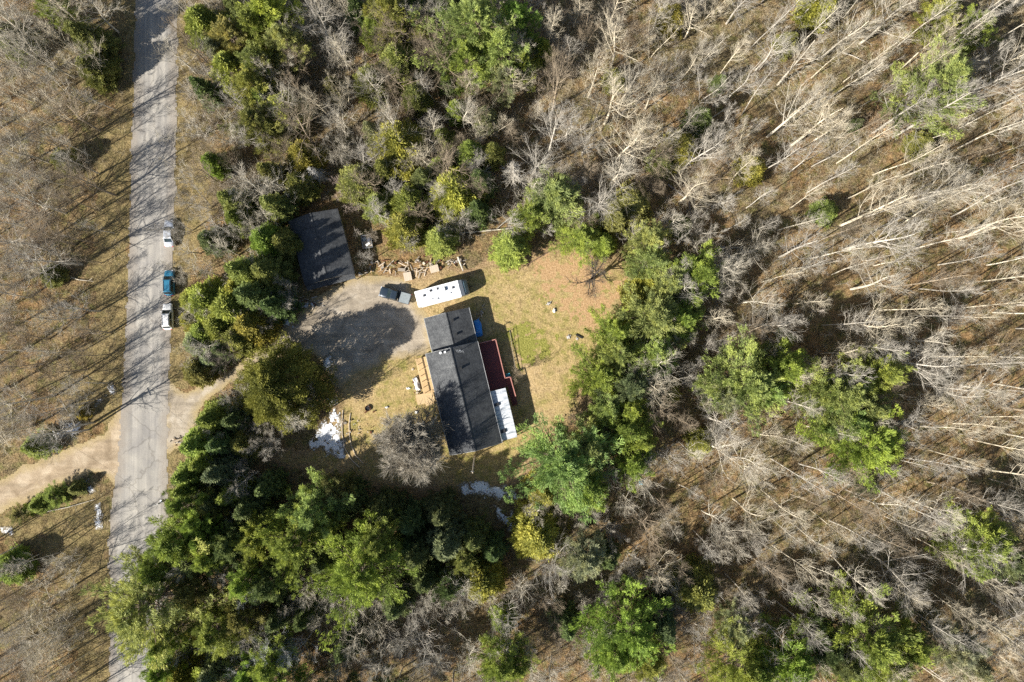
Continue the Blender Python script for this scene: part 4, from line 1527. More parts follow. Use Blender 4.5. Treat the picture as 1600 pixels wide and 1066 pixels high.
def needles(rng, base, direc, spread, length, width):
    """one thin triangle per row: base (N,3), direction (N,3)"""
    n = len(base)
    d = unit(direc + rng.normal(0, spread, (n, 3)))
    side = unit(np.cross(d, rng.normal(0, 1, (n, 3))))
    l = length * rng.uniform(.7, 1.3, (n, 1))
    w = width * rng.uniform(.7, 1.3, (n, 1))
    b = base + rng.normal(0, .04, (n, 3))
    mid = b + d * l * .45
    return np.stack([b - d * l * .1, mid + side * w, b + d * l], 1), np.stack([b - d * l * .1, b + d * l, mid - side * w], 1)


def pine_variant(seed, H=18.0, R=5.0, lobes=5):
    """white pine: whorls of long plumed limbs, cloudy tufts on the outer part"""
    rng = np.random.default_rng(seed)
    chains = [(np.array([[0, 0, -.3], [.05, 0, H * .4], [.0, .1, H * .75], [.05, .05, H * .98]]), [.3, .22, .12, .03], 7)]
    base, dire, tint = [], [], []
    z = H * .30
    ph = rng.uniform(0, 6)
    lob = rng.uniform(-.38, .30, 16)
    while z < H * .985:
        t = (z - H * .3) / (H * .7)
        prof = (1 - t) ** .9 * (.6 + .4 * min(1, t * 3.0 + .25)) * 1.1 + .04
        nb = rng.integers(4, 7)
        for k in range(nb):
            az = ph + k * 2 * math.pi / nb + rng.normal(0, .25)
            lf = 1 + lob[int((az / (2 * math.pi) * 16)) % 16] + rng.normal(0, .26)
            L = max(.35, R * prof * lf)
            el = .05 + .55 * t + rng.normal(0, .1)
            d = np.array([math.cos(az) * math.cos(el), math.sin(az) * math.cos(el), math.sin(el)])
            p0 = np.array([0, 0, z])
            n = 5
            s = np.linspace(0, 1, n)
            pts = p0 + d * L * s[:, None] + np.array([0, 0, 1]) * (L * .14 * s[:, None] ** 2.0) - np.array([0, 0, 1]) * (L * .10 * np.sin(s * math.pi))[:, None]
            chains.append((pts, list(np.linspace(.05 + .012 * L, .012, n)), 4))
            # side shoots in a flattened spray along the limb
            side = np.array([-math.sin(az), math.cos(az), 0])
            m = int(6 + L * 5.6)
            u = rng.uniform(.30, 1.0, m) ** .8
            lat = rng.normal(0, .14, m) * L * (1.15 - u) ** .6 + rng.normal(0, .08, m)
            c = p0 + d * (L * u)[:, None] + side * lat[:, None] + np.array([0, 0, 1]) * (L * .14 * u ** 2 - L * .10 * np.sin(u * math.pi) + rng.normal(0, .14, m) + .1)[:, None]
            out = unit(d * 1.0 + side * (lat / (L * .3 + .1))[:, None] * .7 + np.array([0, 0, .45]))
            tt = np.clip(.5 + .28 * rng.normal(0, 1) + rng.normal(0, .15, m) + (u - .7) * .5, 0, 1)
            base.append(c); dire.append(out); tint.append(tt)
        z += rng.uniform(.42, .78) * (1.25 - .5 * t)
        ph += 1.1
    base = np.concatenate(base); dire = np.concatenate(dire); tint = np.concatenate(tint)
    q = 11
    b = np.repeat(base, q, 0) + rng.normal(0, .14, (len(base) * q, 3))
    A, B = needles(rng, b, np.repeat(dire, q, 0), .42, .46, .045)
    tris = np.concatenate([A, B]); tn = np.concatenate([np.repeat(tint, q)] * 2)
    return chains_mesh('pine_trunk', chains), tri_mesh('pine_crown', tris, tn)


def cedar_variant(seed, H=10.0, R=2.6, power=.75, blunt=.0, dens=1.0, lk=1.0):
    """dense cedar: upright flat sprays over an oval or cone"""
    rng = np.random.default_rng(seed)
    chains = [(np.array([[0, 0, -.3], [.03, 0, H * .5], [0, .03, H * .95]]), [.22, .14, .02], 6)]
    n = int(4400 * dens)
    t = rng.uniform(0, 1, n) ** 1.15
    az = rng.uniform(0, 2 * math.pi, n)
    lump = .18 * np.sin(az * 3 + t * 9 + seed) + .13 * np.sin(az * 7 - t * 14 + seed * 2) + .08 * np.sin(az * 13 + t * 23)
    lump = lump * lk
    prof = (1 - t ** (1.25 + blunt)) ** power * np.minimum(1, t * 6 + .5)
    depth = 1 - np.abs(rng.normal(0, .16, n))
    r = R * prof * (1 + lump) * np.clip(depth, .25, 1.05)
    z = H * .06 + t * H * .94
    base = np.stack([r * np.cos(az), r * np.sin(az), z], 1)
    outw = np.stack([np.cos(az) * .75, np.sin(az) * .75, np.full(n, .75)], 1)
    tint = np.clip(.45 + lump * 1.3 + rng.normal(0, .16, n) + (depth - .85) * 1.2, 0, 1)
    q = 5
    b = np.repeat(base, q, 0) + rng.normal(0, .12, (n * q, 3))
    A, B = needles(rng, b, np.repeat(outw, q, 0), .45, .34, .065)
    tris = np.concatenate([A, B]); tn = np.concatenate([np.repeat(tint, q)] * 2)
    for k in range(14):
        tt = rng.uniform(.1, .8); a = rng.uniform(0, 6.28)
        rr = R * (1 - tt) ** power * .7
        chains.append((np.array([[0, 0, H * tt * .9], [math.cos(a) * rr, math.sin(a) * rr, H * tt]]), [.05, .01], 4))
    return chains_mesh('cedar_trunk', chains), tri_mesh('cedar_crown', tris, tn)


def spruce_variant(seed, H=14.0, R=2.7):
    """spruce or fir: tiered drooping boughs on a narrow cone"""
    rng = np.random.default_rng(seed)
    chains = [(np.array([[0, 0, -.3], [.04, 0, H * .5], [0, .03, H * .99]]), [.24, .15, .015], 6)]
    base, dire, tint = [], [], []
    z = H * .08
    ph = rng.uniform(0, 6)
    while z < H * .985:
        t = z / H
        prof = (1 - t) ** .85
        nb = rng.integers(6, 9)
        for k in range(nb):
            az = ph + k * 2 * math.pi / nb + rng.normal(0, .18)
            L = max(.22, R * prof * rng.uniform(.72, 1.18))
            el = -.18 + .65 * t + rng.normal(0, .08)
            d = np.array([math.cos(az) * math.cos(el), math.sin(az) * math.cos(el), math.sin(el)])
            side = np.array([-math.sin(az), math.cos(az), 0])
            p0 = np.array([0, 0, z])
            if L > .6:
                chains.append((np.array([p0, p0 + d * L * .9 + [0, 0, L * .08]]), [.035, .008], 3))
            m = int(4 + L * 9)
            u = rng.uniform(.15, 1, m) ** .75
            lat = rng.uniform(-1, 1, m) * L * .30 * (1.1 - u)
            c = p0 + d * (L * u)[:, None] + side * lat[:, None] + np.array([0, 0, 1]) * (.12 * L * u ** 2 + rng.normal(0, .05, m))[:, None]
            out = unit(d * 1.0 + side * np.sign(lat)[:, None] * .6 + np.array([0, 0, .25]))
            base.append(c); dire.append(out)
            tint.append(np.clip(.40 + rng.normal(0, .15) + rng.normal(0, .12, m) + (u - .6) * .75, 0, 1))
        z += rng.uniform(.30, .46)
        ph += .9
    base = np.concatenate(base); dire = np.concatenate(dire); tint = np.concatenate(tint)
    q = 4
    b = np.repeat(base, q, 0) + rng.normal(0, .08, (len(base) * q, 3))
    A, B = needles(rng, b, np.repeat(dire, q, 0), .38, .36, .06)
    tris = np.concatenate([A, B]); tn = np.concatenate([np.repeat(tint, q)] * 2)
    return chains_mesh('spruce_trunk', chains), tri_mesh('spruce_crown', tris, tn)


def limb(rng, p0, d, L, r0, n, up, wob):
    s = np.linspace(0, 1, n)[:, None]
    perp = unit(np.cross(d, rng.normal(0, 1, 3)))
    pts = p0 + d * L * s + perp * (wob * L * np.sin(s * rng.uniform(2, 4.5))) * s + np.array([0, 0, 1]) * (up * L * s ** 2)
    return pts, list(np.linspace(r0, r0 * .32, n))


def deviate(rng, d, ang):
    perp = unit(np.cross(d, rng.normal(0, 1, 3)))
    return unit(d * math.cos(ang) + perp * math.sin(ang))


def bare_variant(seed, H=17.0, first=.5, nl=22, spread=.2, elev=(.5, 1.0), r0=.17, nsub=5, ntw=4, stems=1, wob=.07, tw_r=.017, lowlimbs=0, lk=1.0):
    """leafless hardwood: returns trunk mesh and crown mesh"""
    rng = np.random.default_rng(seed)
    trunk, crown = [], []
    for st in range(stems):
        n = 9
        s = np.linspace(0, 1, n)[:, None]
        if stems == 1:
            d0 = unit(np.array([rng.normal(0, .03), rng.normal(0, .03), 1.0]))
            base = np.array([0, 0, 0.])
            Hs = H
        else:
            a = st * 2 * math.pi / stems + rng.normal(0, .3)
            base = np.array([math.cos(a) * .2, math.sin(a) * .2, 0])
            lean = rng.uniform(.12, .42)
            d0 = unit(np.array([math.cos(a) * lean, math.sin(a) * lean, 1.0]))
            Hs = H * rng.uniform(.78, 1.02)
        w1 = unit(np.cross(d0, rng.normal(0, 1, 3)))
        ph = rng.uniform(0, 6)
        pts = base + d0 * Hs * s + w1 * (wob * .35 * Hs * (np.sin(s * 5 + ph) - math.sin(ph)) * s)
        pts[0, 2] -= .5
        rad = r0 * (1 - s[:, 0] * .9) ** .9 + .012
        trunk.append((pts, list(rad), 6))
        for i in range(nl):
            t = first + (1 - first) * ((i + rng.uniform(0, 1)) / nl) * .99
            if lowlimbs and i < lowlimbs:
                t = rng.uniform(.15, first)
            f = t * (n - 1)
            k = min(int(f), n - 2)
            p = pts[k] + (pts[k + 1] - pts[k]) * (f - k)
            az = i * 2.4 + rng.normal(0, .5)
            e = rng.uniform(*elev)
            d = np.array([math.cos(az) * math.cos(e), math.sin(az) * math.cos(e), math.sin(e)])
            tt = (t - first) / (1 - first) if t >= first else .2
            L = H * spread * (1.15 - .75 * max(0, tt)) * rng.uniform(.65, 1.25)
            rb = min(r0 * (1 - t * .85) * .55, (.014 + L * .012) * lk)
            lp, lr = limb(rng, p, d, L, rb, 5, .18, .12)
            crown.append((lp, lr, 4))
            for j in range(nsub):
                u = rng.uniform(.22, .98)
                f2 = u * 4
                k2 = min(int(f2), 3)
                p2 = lp[k2] + (lp[k2 + 1] - lp[k2]) * (f2 - k2)
                d2 = deviate(rng, unit(lp[k2 + 1] - lp[k2]), rng.uniform(.35, .95))
                L2 = L * rng.uniform(.28, .55) * (1.15 - .5 * u)
                sp, sr = limb(rng, p2, d2, L2, max(rb * .42, tw_r * 1.1), 4, .22, .14)
                crown.append((sp, sr, 3))
                for q in range(ntw):
                    u3 = rng.uniform(.2, 1)
                    f3 = u3 * 3
                    k3 = min(int(f3), 2)
                    p3 = sp[k3] + (sp[k3 + 1] - sp[k3]) * (f3 - k3)
                    d3 = deviate(rng, unit(sp[k3 + 1] - sp[k3]), rng.uniform(.3, .9))
                    L3 = L2 * rng.uniform(.45, .95) + .2
                    tp, tr = limb(rng, p3, d3, L3, tw_r, 3, .2, .12)
                    crown.append((tp, tr, 3))
    return chains_mesh('bare_trunk', trunk), chains_mesh('bare_crown', crown)


def dead_conifer_variant(seed, H=9.0, R=1.8):
    rng = np.random.default_rng(seed)
    trunk = [(np.array([[0, 0, -.4], [.05, 0, H * .5], [0, .05, H]]), [.14, .1, .02], 6)]
    crown = []
    for i in range(90):
        t = rng.uniform(.12, .98)
        az = rng.uniform(0, 6.28)
        e = rng.normal(-.05, .25)
        d = np.array([math.cos(az) * math.cos(e), math.sin(az) * math.cos(e), math.sin(e)])
        L = R * (1 - t) ** .8 * rng.uniform(.6, 1.2) + .2
        lp, lr = limb(rng, np.array([0, 0, H * t]), d, L, .03, 4, -.1, .1)
        crown.append((lp, lr, 3))
        for j in range(6):
            u = rng.uniform(.2, 1); k = min(int(u * 3), 2)
            p2 = lp[k]
            tp, tr = limb(rng, p2, deviate(rng, d, .8), L * .35, .015, 3, -.1, .1)
            crown.append((tp, tr, 3))
    return chains_mesh('snag_trunk', trunk), chains_mesh('snag_crown', crown)


PINES = [pine_variant(101 + i, 18, 5.0) for i in range(5)]
BIGPINES = [pine_variant(151 + i, 19, 7.4) for i in range(3)]
CEDARS = [cedar_variant(201, 10, 2.6, .7), cedar_variant(202, 10, 2.6, .55, .4), cedar_variant(203, 10, 2.6, .85), cedar_variant(204, 10, 2.6, .62)]
BIGCEDAR = cedar_variant(211, 15.5, 6.8, .58, .6, 3.6, 1.35)
SPRUCES = [spruce_variant(301 + i, 14, 2.9) for i in range(4)]
ASPENS = [bare_variant(401 + i, 18, .42, 24, .16, (.5, 1.1), .125, 6, 5, tw_r=.009, wob=.07) for i in range(5)]
MAPLES = [bare_variant(421 + i, 15, .28, 20, .30, (.4, 1.05), .21, 7, 7, wob=.13, tw_r=.010) for i in range(4)]
CLUMPS = [bare_variant(441 + i, 12, .25, 12, .22, (.45, 1.1), .075, 7, 7, stems=3 + i % 2, wob=.1, tw_r=.009) for i in range(3)]
SNAGS = [dead_conifer_variant(461 + i) for i in range(2)]
BUSHY = bare_variant(471, 9.5, .16, 24, .36, (.35, 1.15), .17, 9, 10, stems=7, wob=.12, tw_r=.018, lk=1.6)
LAWNTREE = bare_variant(481, 11.0, .14, 24, .40, (.15, 1.0), .34, 8, 8, wob=.12, tw_r=.012, lk=2.6)
for pair in PINES + BIGPINES + CEDARS + [BIGCEDAR] + SPRUCES:
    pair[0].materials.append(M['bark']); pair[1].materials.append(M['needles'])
for pair in ASPENS + MAPLES + CLUMPS + SNAGS + [BUSHY, LAWNTREE]:
    pair[0].materials.append(M['bark']); pair[1].materials.append(M['bark'])

TREES = []      # (object, species word, look words, crown pixel)


def plant(name, pair, x, y, rz, sxy, sz, trunk_col, crown_col, cat='tree', group=None, lean=(0, 0)):
    t = bpy.data.objects.new(name, None)
    t.location = (x, y, float(gz(np.array([x]), np.array([y]))[0]) - .02)
    t.rotation_euler = (lean[0], lean[1], rz)
    t.scale = (sxy, sxy, sz)
    COL.objects.link(t)
    a = bpy.data.objects.new('trunk', pair[0]); a.parent = t; a.color = (*trunk_col, 1)
    b = bpy.data.objects.new('crown', pair[1]); b.parent = t; b.color = (*crown_col, 1)
    COL.objects.link(a); COL.objects.link(b)
    tag(t, None, cat, group)
    return t


# ------------------------------------------------------------------ evergreens, read off the photograph
# (px, py of the crown, radius in px, kind, colour, height or 0)
CON = [
    # top left, right of the road
    (322, 42, 27, 'C', 'yo', 0), (362, 58, 30, 'P', 'ol', 13), (376, 14, 26, 'S', 'dg', 0), (418, 18, 36, 'P', 'bg', 15), (412, 62, 24, 'C', 'ol', 0), (345, 85, 20, 'S', 'gg', 0),
    (364, 112, 30, 'C', 'yo', 0), (392, 132, 30, 'P', 'yo', 12), (414, 158, 24, 'C', 'ol', 0), (446, 176, 24, 'C', 'bg', 0), (322, 142, 18, 'S', 'dg', 0), (428, 110, 22, 'S', 'ol', 0),
    (608, 14, 34, 'P', 'yo', 13), (590, 48, 20, 'C', 'bg', 0), (742, 40, 52, 'P', 'lg', 18), (782, 78, 36, 'P', 'lg', 16), (728, 92, 28, 'P', 'bg', 14), (640, 4, 22, 'C', 'dg', 0), (700, 10, 24, 'S', 'dg', 0), (806, 30, 26, 'P', 'bg', 14),
    (622, 98, 26, 'C', 'ol', 0), (580, 130, 21, 'C', 'ol', 0), (521, 136, 14, 'C', 'ol', 0), (715, 172, 14, 'C', 'bg', 0), (697, 130, 12, 'S', 'dg', 0),
    (622, 230, 32, 'C', 'yo', 10), (734, 240, 22, 'S', 'bg', 0), (476, 246, 22, 'C', 'yo', 0), (580, 206, 15, 'S', 'gg', 0), (785, 124, 22, 'P', 'gg', 13), (845, 78, 16, 'C', 'bg', 0), (815, 104, 20, 'P', 'bg', 12),
    (335, 256, 15, 'C', 'bg', 0), (366, 316, 22, 'S', 'ol', 0), (372, 342, 18, 'C', 'ol', 0),
    # upper middle
    (710, 300, 34, 'C', 'yo', 10), (748, 285, 22, 'S', 'dg', 0), (640, 318, 22, 'C', 'bg', 0), (668, 316, 14, 'C', 'bg', 6), (632, 358, 24, 'C', 'yo', 9), (686, 374, 24, 'S', 'bg', 9), (560, 288, 24, 'C', 'ol', 8), (745, 330, 20, 'S', 'dg', 0),
    (868, 304, 36, 'P', 'lg', 13), (830, 338, 27, 'P', 'bg', 10), (797, 388, 27, 'S', 'bg', 10), (907, 370, 28, 'P', 'bg', 7), (985, 320, 26, 'C', 'ol', 8), (1012, 372, 28, 'P', 'lg', 11), (1016, 408, 27, 'P', 'lg', 11), (1012, 448, 20, 'C', 'yo', 7),
    (1065, 353, 13, 'C', 'bg', 6), (1094, 430, 36, 'P', 'bg', 14), (1050, 446, 28, 'P', 'lg', 13), (960, 345, 20, 'S', 'ol', 0), (942, 382, 16, 'C', 'bg', 6),
    (1050, 28, 18, 'C', 'yo', 7), (960, 125, 14, 'C', 'ol', 4), (1095, 186, 20, 'S', 'dg', 8), (1062, 232, 22, 'C', 'yo', 8), (1034, 252, 16, 'C', 'ol', 6), (1172, 264, 18, 'C', 'yo', 6), (1125, 128, 12, 'S', 'dg', 5),
    (1280, 10, 22, 'C', 'yo', 9), (1470, 22, 28, 'P', 'bg', 9), (1534, 36, 20, 'P', 'bg', 9), (1522, 66, 10, 'S', 'bg', 5), (1465, 132, 50, 'P', 'lg', 19), (1340, 193, 9, 'S', 'dg', 4), (1440, 226, 16, 'C', 'ol', 4), (1232, 66, 14, 'C', 'ol', 6),
    # row of pines down the middle right
    (962, 520, 30, 'P', 'bg', 13), (1022, 500, 42, 'P', 'lg', 16), (1020, 552, 34, 'P', 'lg', 15), (965, 552, 32, 'P', 'lg', 14), (938, 586, 32, 'P', 'bg', 13), (985, 604, 30, 'P', 'bl', 15), (1040, 614, 16, 'C', 'yo', 7), (952, 640, 26, 'P', 'lg', 13),
    (978, 672, 34, 'P', 'bg', 15), (988, 724, 27, 'P', 'bg', 14), (880, 722, 58, 'P', 'lg', 18), (852, 768, 24, 'C', 'yo', 9), (915, 760, 34, 'P', 'bg', 15), (1166, 600, 52, 'P', 'lg', 17), (1226, 576, 36, 'P', 'bg', 16), (1096, 692, 18, 'C', 'yo', 4),
    (1372, 580, 36, 'P', 'bg', 17), (1312, 618, 46, 'P', 'lg', 18), (1350, 694, 52, 'P', 'bg', 18), (1328, 660, 34, 'P', 'lg', 16), (1356, 757, 18, 'P', 'gg', 8), (1290, 330, 16, 'C', 'ol', 4), (1030, 575, 22, 'S', 'dg', 12),
    # bottom right
    (1532, 844, 40, 'P', 'bg', 17), (1572, 872, 30, 'P', 'bl', 15), (1352, 996, 60, 'P', 'bg', 18), (1385, 1042, 40, 'P', 'bg', 16), (1238, 1036, 40, 'P', 'bg', 16), (1490, 1012, 36, 'P', 'gg', 15), (1420, 925, 12, 'C', 'ol', 5), (1310, 1030, 30, 'P', 'dg', 16),
    (842, 836, 35, 'C', 'yo', 12), (914, 874, 33, 'P', 'gg', 13), (948, 870, 20, 'S', 'dg', 0), (1086, 918, 28, 'C', 'ol', 11), (985, 985, 52, 'P', 'bg', 17), (1032, 968, 26, 'S', 'bl', 15), (1150, 980, 24, 'P', 'gg', 13), (1156, 1040, 44, 'P', 'bg', 16),
    (885, 975, 22, 'S', 'dg', 11), (808, 1038, 22, 'P', 'bg', 12), (783, 1034, 32, 'P', 'bg', 15), (786, 968, 15, 'C', 'bg', 8),
    # bottom middle
    (462, 846, 46, 'P', 'bg', 17), (490, 800, 34, 'P', 'lg', 16), (566, 896, 58, 'P', 'bg', 18), (590, 845, 30, 'P', 'bg', 16), (420, 912, 30, 'P', 'dg', 15), (698, 846, 30, 'S', 'bl', 15), (652, 862, 26, 'S', 'dg', 13), (752, 905, 26, 'C', 'yo', 9), (724, 876, 22, 'P', 'ol', 10),
    (424, 1036, 32, 'P', 'bg', 15), (540, 780, 28, 'S', 'dg', 10), (600, 800, 26, 'S', 'dg', 10), (640, 815, 24, 'S', 'dg', 10), (690, 800, 24, 'S', 'dg', 12), (740, 840, 22, 'S', 'dg', 11), (525, 765, 24, 'P', 'dg', 12), (510, 870, 26, 'S', 'dg', 13), (620, 940, 26, 'S', 'dg', 12), (440, 960, 24, 'S', 'dg', 12),
    (395, 790, 26, 'S', 'dg', 13), (360, 850, 28, 'P', 'dg', 15), (420, 760, 20, 'S', 'dg', 10), (345, 780, 24, 'S', 'dg', 12),
    # bottom left
    (20, 886, 20, 'C', 'bg', 5), (276, 846, 40, 'P', 'bg', 16), (312, 814, 28, 'P', 'bg', 15), (225, 948, 66, 'P', 'lg', 19), (338, 984, 36, 'P', 'yo', 15), (300, 918, 30, 'P', 'ol', 15), (384, 908, 26, 'P', 'bg', 15), (296, 1046, 30, 'C', 'yo', 11), (392, 1050, 26, 'P', 'bg', 14), (340, 1040, 26, 'S', 'gg', 13), (260, 1000, 26, 'P', 'bg', 15),
    # spruce row beside the lower road
    (338, 652, 26, 'S', 'bg', 12), (316, 692, 28, 'S', 'bg', 13), (304, 738, 28, 'S', 'bg', 13), (290, 788, 26, 'P', 'bg', 14), (352, 690, 24, 'S', 'dg', 12), (348, 735, 26, 'S', 'bl', 13), (372, 655, 22, 'S', 'dg', 11), (330, 790, 22, 'P', 'ol', 12), (382, 690, 20, 'C', 'ol', 8),
    (310, 580, 18, 'C', 'ol', 6), (330, 560, 16, 'C', 'gg', 6),
    (57, 697, 20, 'S', 'bg', 6), (60, 789, 14, 'S', 'bg', 4.2), (82, 775, 15, 'P', 'bg', 4.0), (101, 774, 9, 'C', 'ol', 2.2), (118, 764, 11, 'S', 'ol', 3.4), (44, 796, 8, 'C', 'bg', 2), (26, 806, 11, 'P', 'ol', 3.0), (128, 646, 9, 'C', 'yo', 3), (80, 430, 14, 'C', 'ol', 4),
    # between the road and the garage
    (362, 482, 34, 'C', 'bg', 9), (326, 472, 26, 'C', 'bg', 8), (392, 508, 26, 'C', 'yo', 9), (345, 512, 24, 'C', 'bg', 8), (400, 462, 28, 'S', 'dg', 15), (330, 376, 20, 'S', 'dg', 8), (445, 380, 22, 'C', 'ol', 9), (418, 376, 22, 'C', 'bg', 10), (420, 425, 28, 'S', 'ol', 12), (385, 425, 26, 'S', 'ol', 15), (432, 478, 22, 'S', 'dg', 12), (310, 535, 18, 'C', 'gg', 7), (298, 500, 14, 'C', 'yo', 5), (350, 546, 18, 'S', 'dg', 8),
    # fill of the evergreen belts
    (396, 42, 28, 'P', 'bg', 14), (444, 62, 26, 'P', 'lg', 14), (400, 96, 26, 'P', 'ol', 13), (396, 190, 26, 'P', 'ol', 12),
    (430, 206, 20, 'C', 'ol', 0), (424, 272, 20, 'S', 'ol', 0), (430, 322, 22, 'S', 'ol', 0), (470, 290, 18, 'C', 'ol', 0),
    (372, 452, 20, 'C', 'yo', 8), (322, 520, 20, 'C', 'bg', 7), (372, 528, 22, 'C', 'ol', 8), (300, 470, 14, 'C', 'bg', 5),
    (400, 842, 32, 'P', 'bg', 15), (380, 960, 30, 'P', 'ol', 14), (664, 902, 26, 'S', 'dg', 11),
    (700, 920, 22, 'P', 'dg', 10), (330, 872, 28, 'P', 'bg', 15), (250, 890, 30, 'P', 'bg', 15), (256, 1046, 26, 'P', 'bg', 13), (366, 770, 22, 'S', 'bg', 12), 
    (320, 840, 26, 'P', 'bg', 14), (300, 760, 22, 'S', 'bg', 12), (326, 720, 22, 'S', 'bg', 12), (640, 850, 22, 'S', 'dg', 10), (770, 860, 20, 'S', 'dg', 9), 
    (560, 20, 20, 'S', 'dg', 0), (660, 60, 18, 'C', 'ol', 0), (650, 152, 16, 'C', 'ol', 0), (690, 216, 16, 'C', 'ol', 0), (600, 266, 18, 'S', 'ol', 0), (592, 320, 20, 'C', 'ol', 7), (662, 280, 20, 'S', 'dg', 0), (770, 240, 18, 'S', 'ol', 0), (760, 184, 16, 'C', 'gg', 0), (690, 262, 16, 'C', 'bg', 0),
    (1062, 500, 30, 'P', 'bg', 14), (1078, 470, 24, 'P', 'lg', 13), (995, 460, 18, 'C', 'yo', 7), (985, 640, 26, 'P', 'bg', 14), (1000, 690, 22, 'P', 'bg', 13), (920, 700, 34, 'P', 'lg', 16), (1130, 620, 28, 'P', 'gg', 13), (1200, 610, 28, 'P', 'lg', 14), (1286, 610, 26, 'P', 'lg', 15),
    (1350, 640, 32, 'P', 'lg', 16), (1380, 700, 26, 'P', 'bg', 15), (1180, 1050, 30, 'P', 'bg', 14), (1290, 1010, 30, 'P', 'dg', 15), (1420, 1010, 30, 'P', 'bg', 15), (1520, 1040, 26, 'P', 'gg', 13), (960, 1020, 34, 'P', 'bg', 15), (1010, 1030, 30, 'P', 'bg', 14),
    # pines rooted below the frame, their shade falls into it
    (300, 1105, 40, 'P', 'bg', 17), (372, 1110, 36, 'P', 'bg', 17), (440, 1120, 40, 'P', 'bg', 18), (520, 1112, 36, 'P', 'dg', 17), (600, 1116, 34, 'P', 'dg', 16), (480, 960, 22, 'S', 'dg', 11), (540, 1010, 22, 'S', 'dg', 10),  # last two spruces stand inside the frame, added to darken the ground there
    # left wood
    (140, 62, 26, 'S', 'ol', 11), (84, 12, 22, 'P', 'bg', 12), (150, 110, 20, 'C', 'ol', 8), (20, 60, 22, 'C', 'ol', 9), (100, 250, 14, 'C', 'ol', 5),
]
COLS = {'lg': (.320, .365, .115), 'bg': (.288, .350, .072), 'yo': (.330, .325, .070), 'ol': (.265, .275, .080), 'dg': (.150, .190, .065), 'gg': (.290, .310, .160), 'bl': (.180, .225, .105)}
LOOK = {'lg': 'light green', 'bg': 'bright green', 'yo': 'yellow-olive', 'ol': 'olive green', 'dg': 'dark green', 'gg': 'grey-green', 'bl': 'blue-green'}
KIND = {'P': ('pine_tree', 'pine'), 'C': ('cedar_tree', 'cedar'), 'S': ('spruce_tree', 'spruce')}
CONB = []
rc = np.random.default_rng(55)
for i, (px, py, r, k, col, h) in enumerate(CON):
    rm = r * MPP
    if not h:
        h = {'P': 10 + rm * 1.3, 'C': 4 + rm * 2.0, 'S': 5 + rm * 2.6}[k]
    zc = h * {'P': .68, 'C': .48, 'S': .45}[k]
    v = W(px, py, zc)
    rm *= (1 - zc / CAM_H)
    c = np.array(COLS[col]) * rc.uniform(.85, 1.15) * rc.normal(1, .05, 3)
    pair, R0, H0 = {'P': (PINES[i % 5], 4.7, 18.0), 'C': (CEDARS[i % 4], 2.75, 10.0), 'S': (SPRUCES[i % 4], 3.0, 14.0)}[k]
    if k == 'P' and r >= 44:
        pair, R0, H0 = BIGPINES[i % 3], 7.0, 19.0
    s = rm / R0 * (1.28 if k == 'P' else 1.34 if k == 'C' else 1.36)
    t = plant(KIND[k][0], pair, v.x, v.y, rc.uniform(0, 6.28), s, h / H0, (.16, .12, .09), tuple(c), 'tree', 'evergreen trees')
    size = 'broad' if r >= 40 else ('small' if r < 20 else 'medium')
    TREES.append((t, KIND[k][1], size + ' ' + LOOK[col] + ' ' + KIND[k][1], (px, py)))
    CONB.append((v.x, v.y, rm))

zc = 8.0
v = W(437, 606, zc)
t = plant('cedar_tree', BIGCEDAR, v.x, v.y, 1.0, .96, 1.0, (.16, .12, .09), (.205, .210, .050))
tag(t, 'very broad olive cedar beside the driveway bend, largest round crown', 'tree', 'evergreen trees')
CONB.append((v.x, v.y, 7.0))

v = W(645, 692, 6.0)
t = plant('bare_tree', BUSHY, v.x, v.y, .6, 1.40, 1.30, (.32, .285, .23), (.44, .395, .315))
tag(t, 'bushy many-stemmed bare tree with dense fine twigs against the house front', 'tree', 'leafless trees')

v = W(920, 440, 0)
t = plant('bare_tree', LAWNTREE, v.x, v.y, .6, .85, .85, (.085, .07, .06), (.13, .105, .08))
tag(t, 'dark-trunked spreading bare tree standing on the back lawn', 'tree', 'leafless trees')

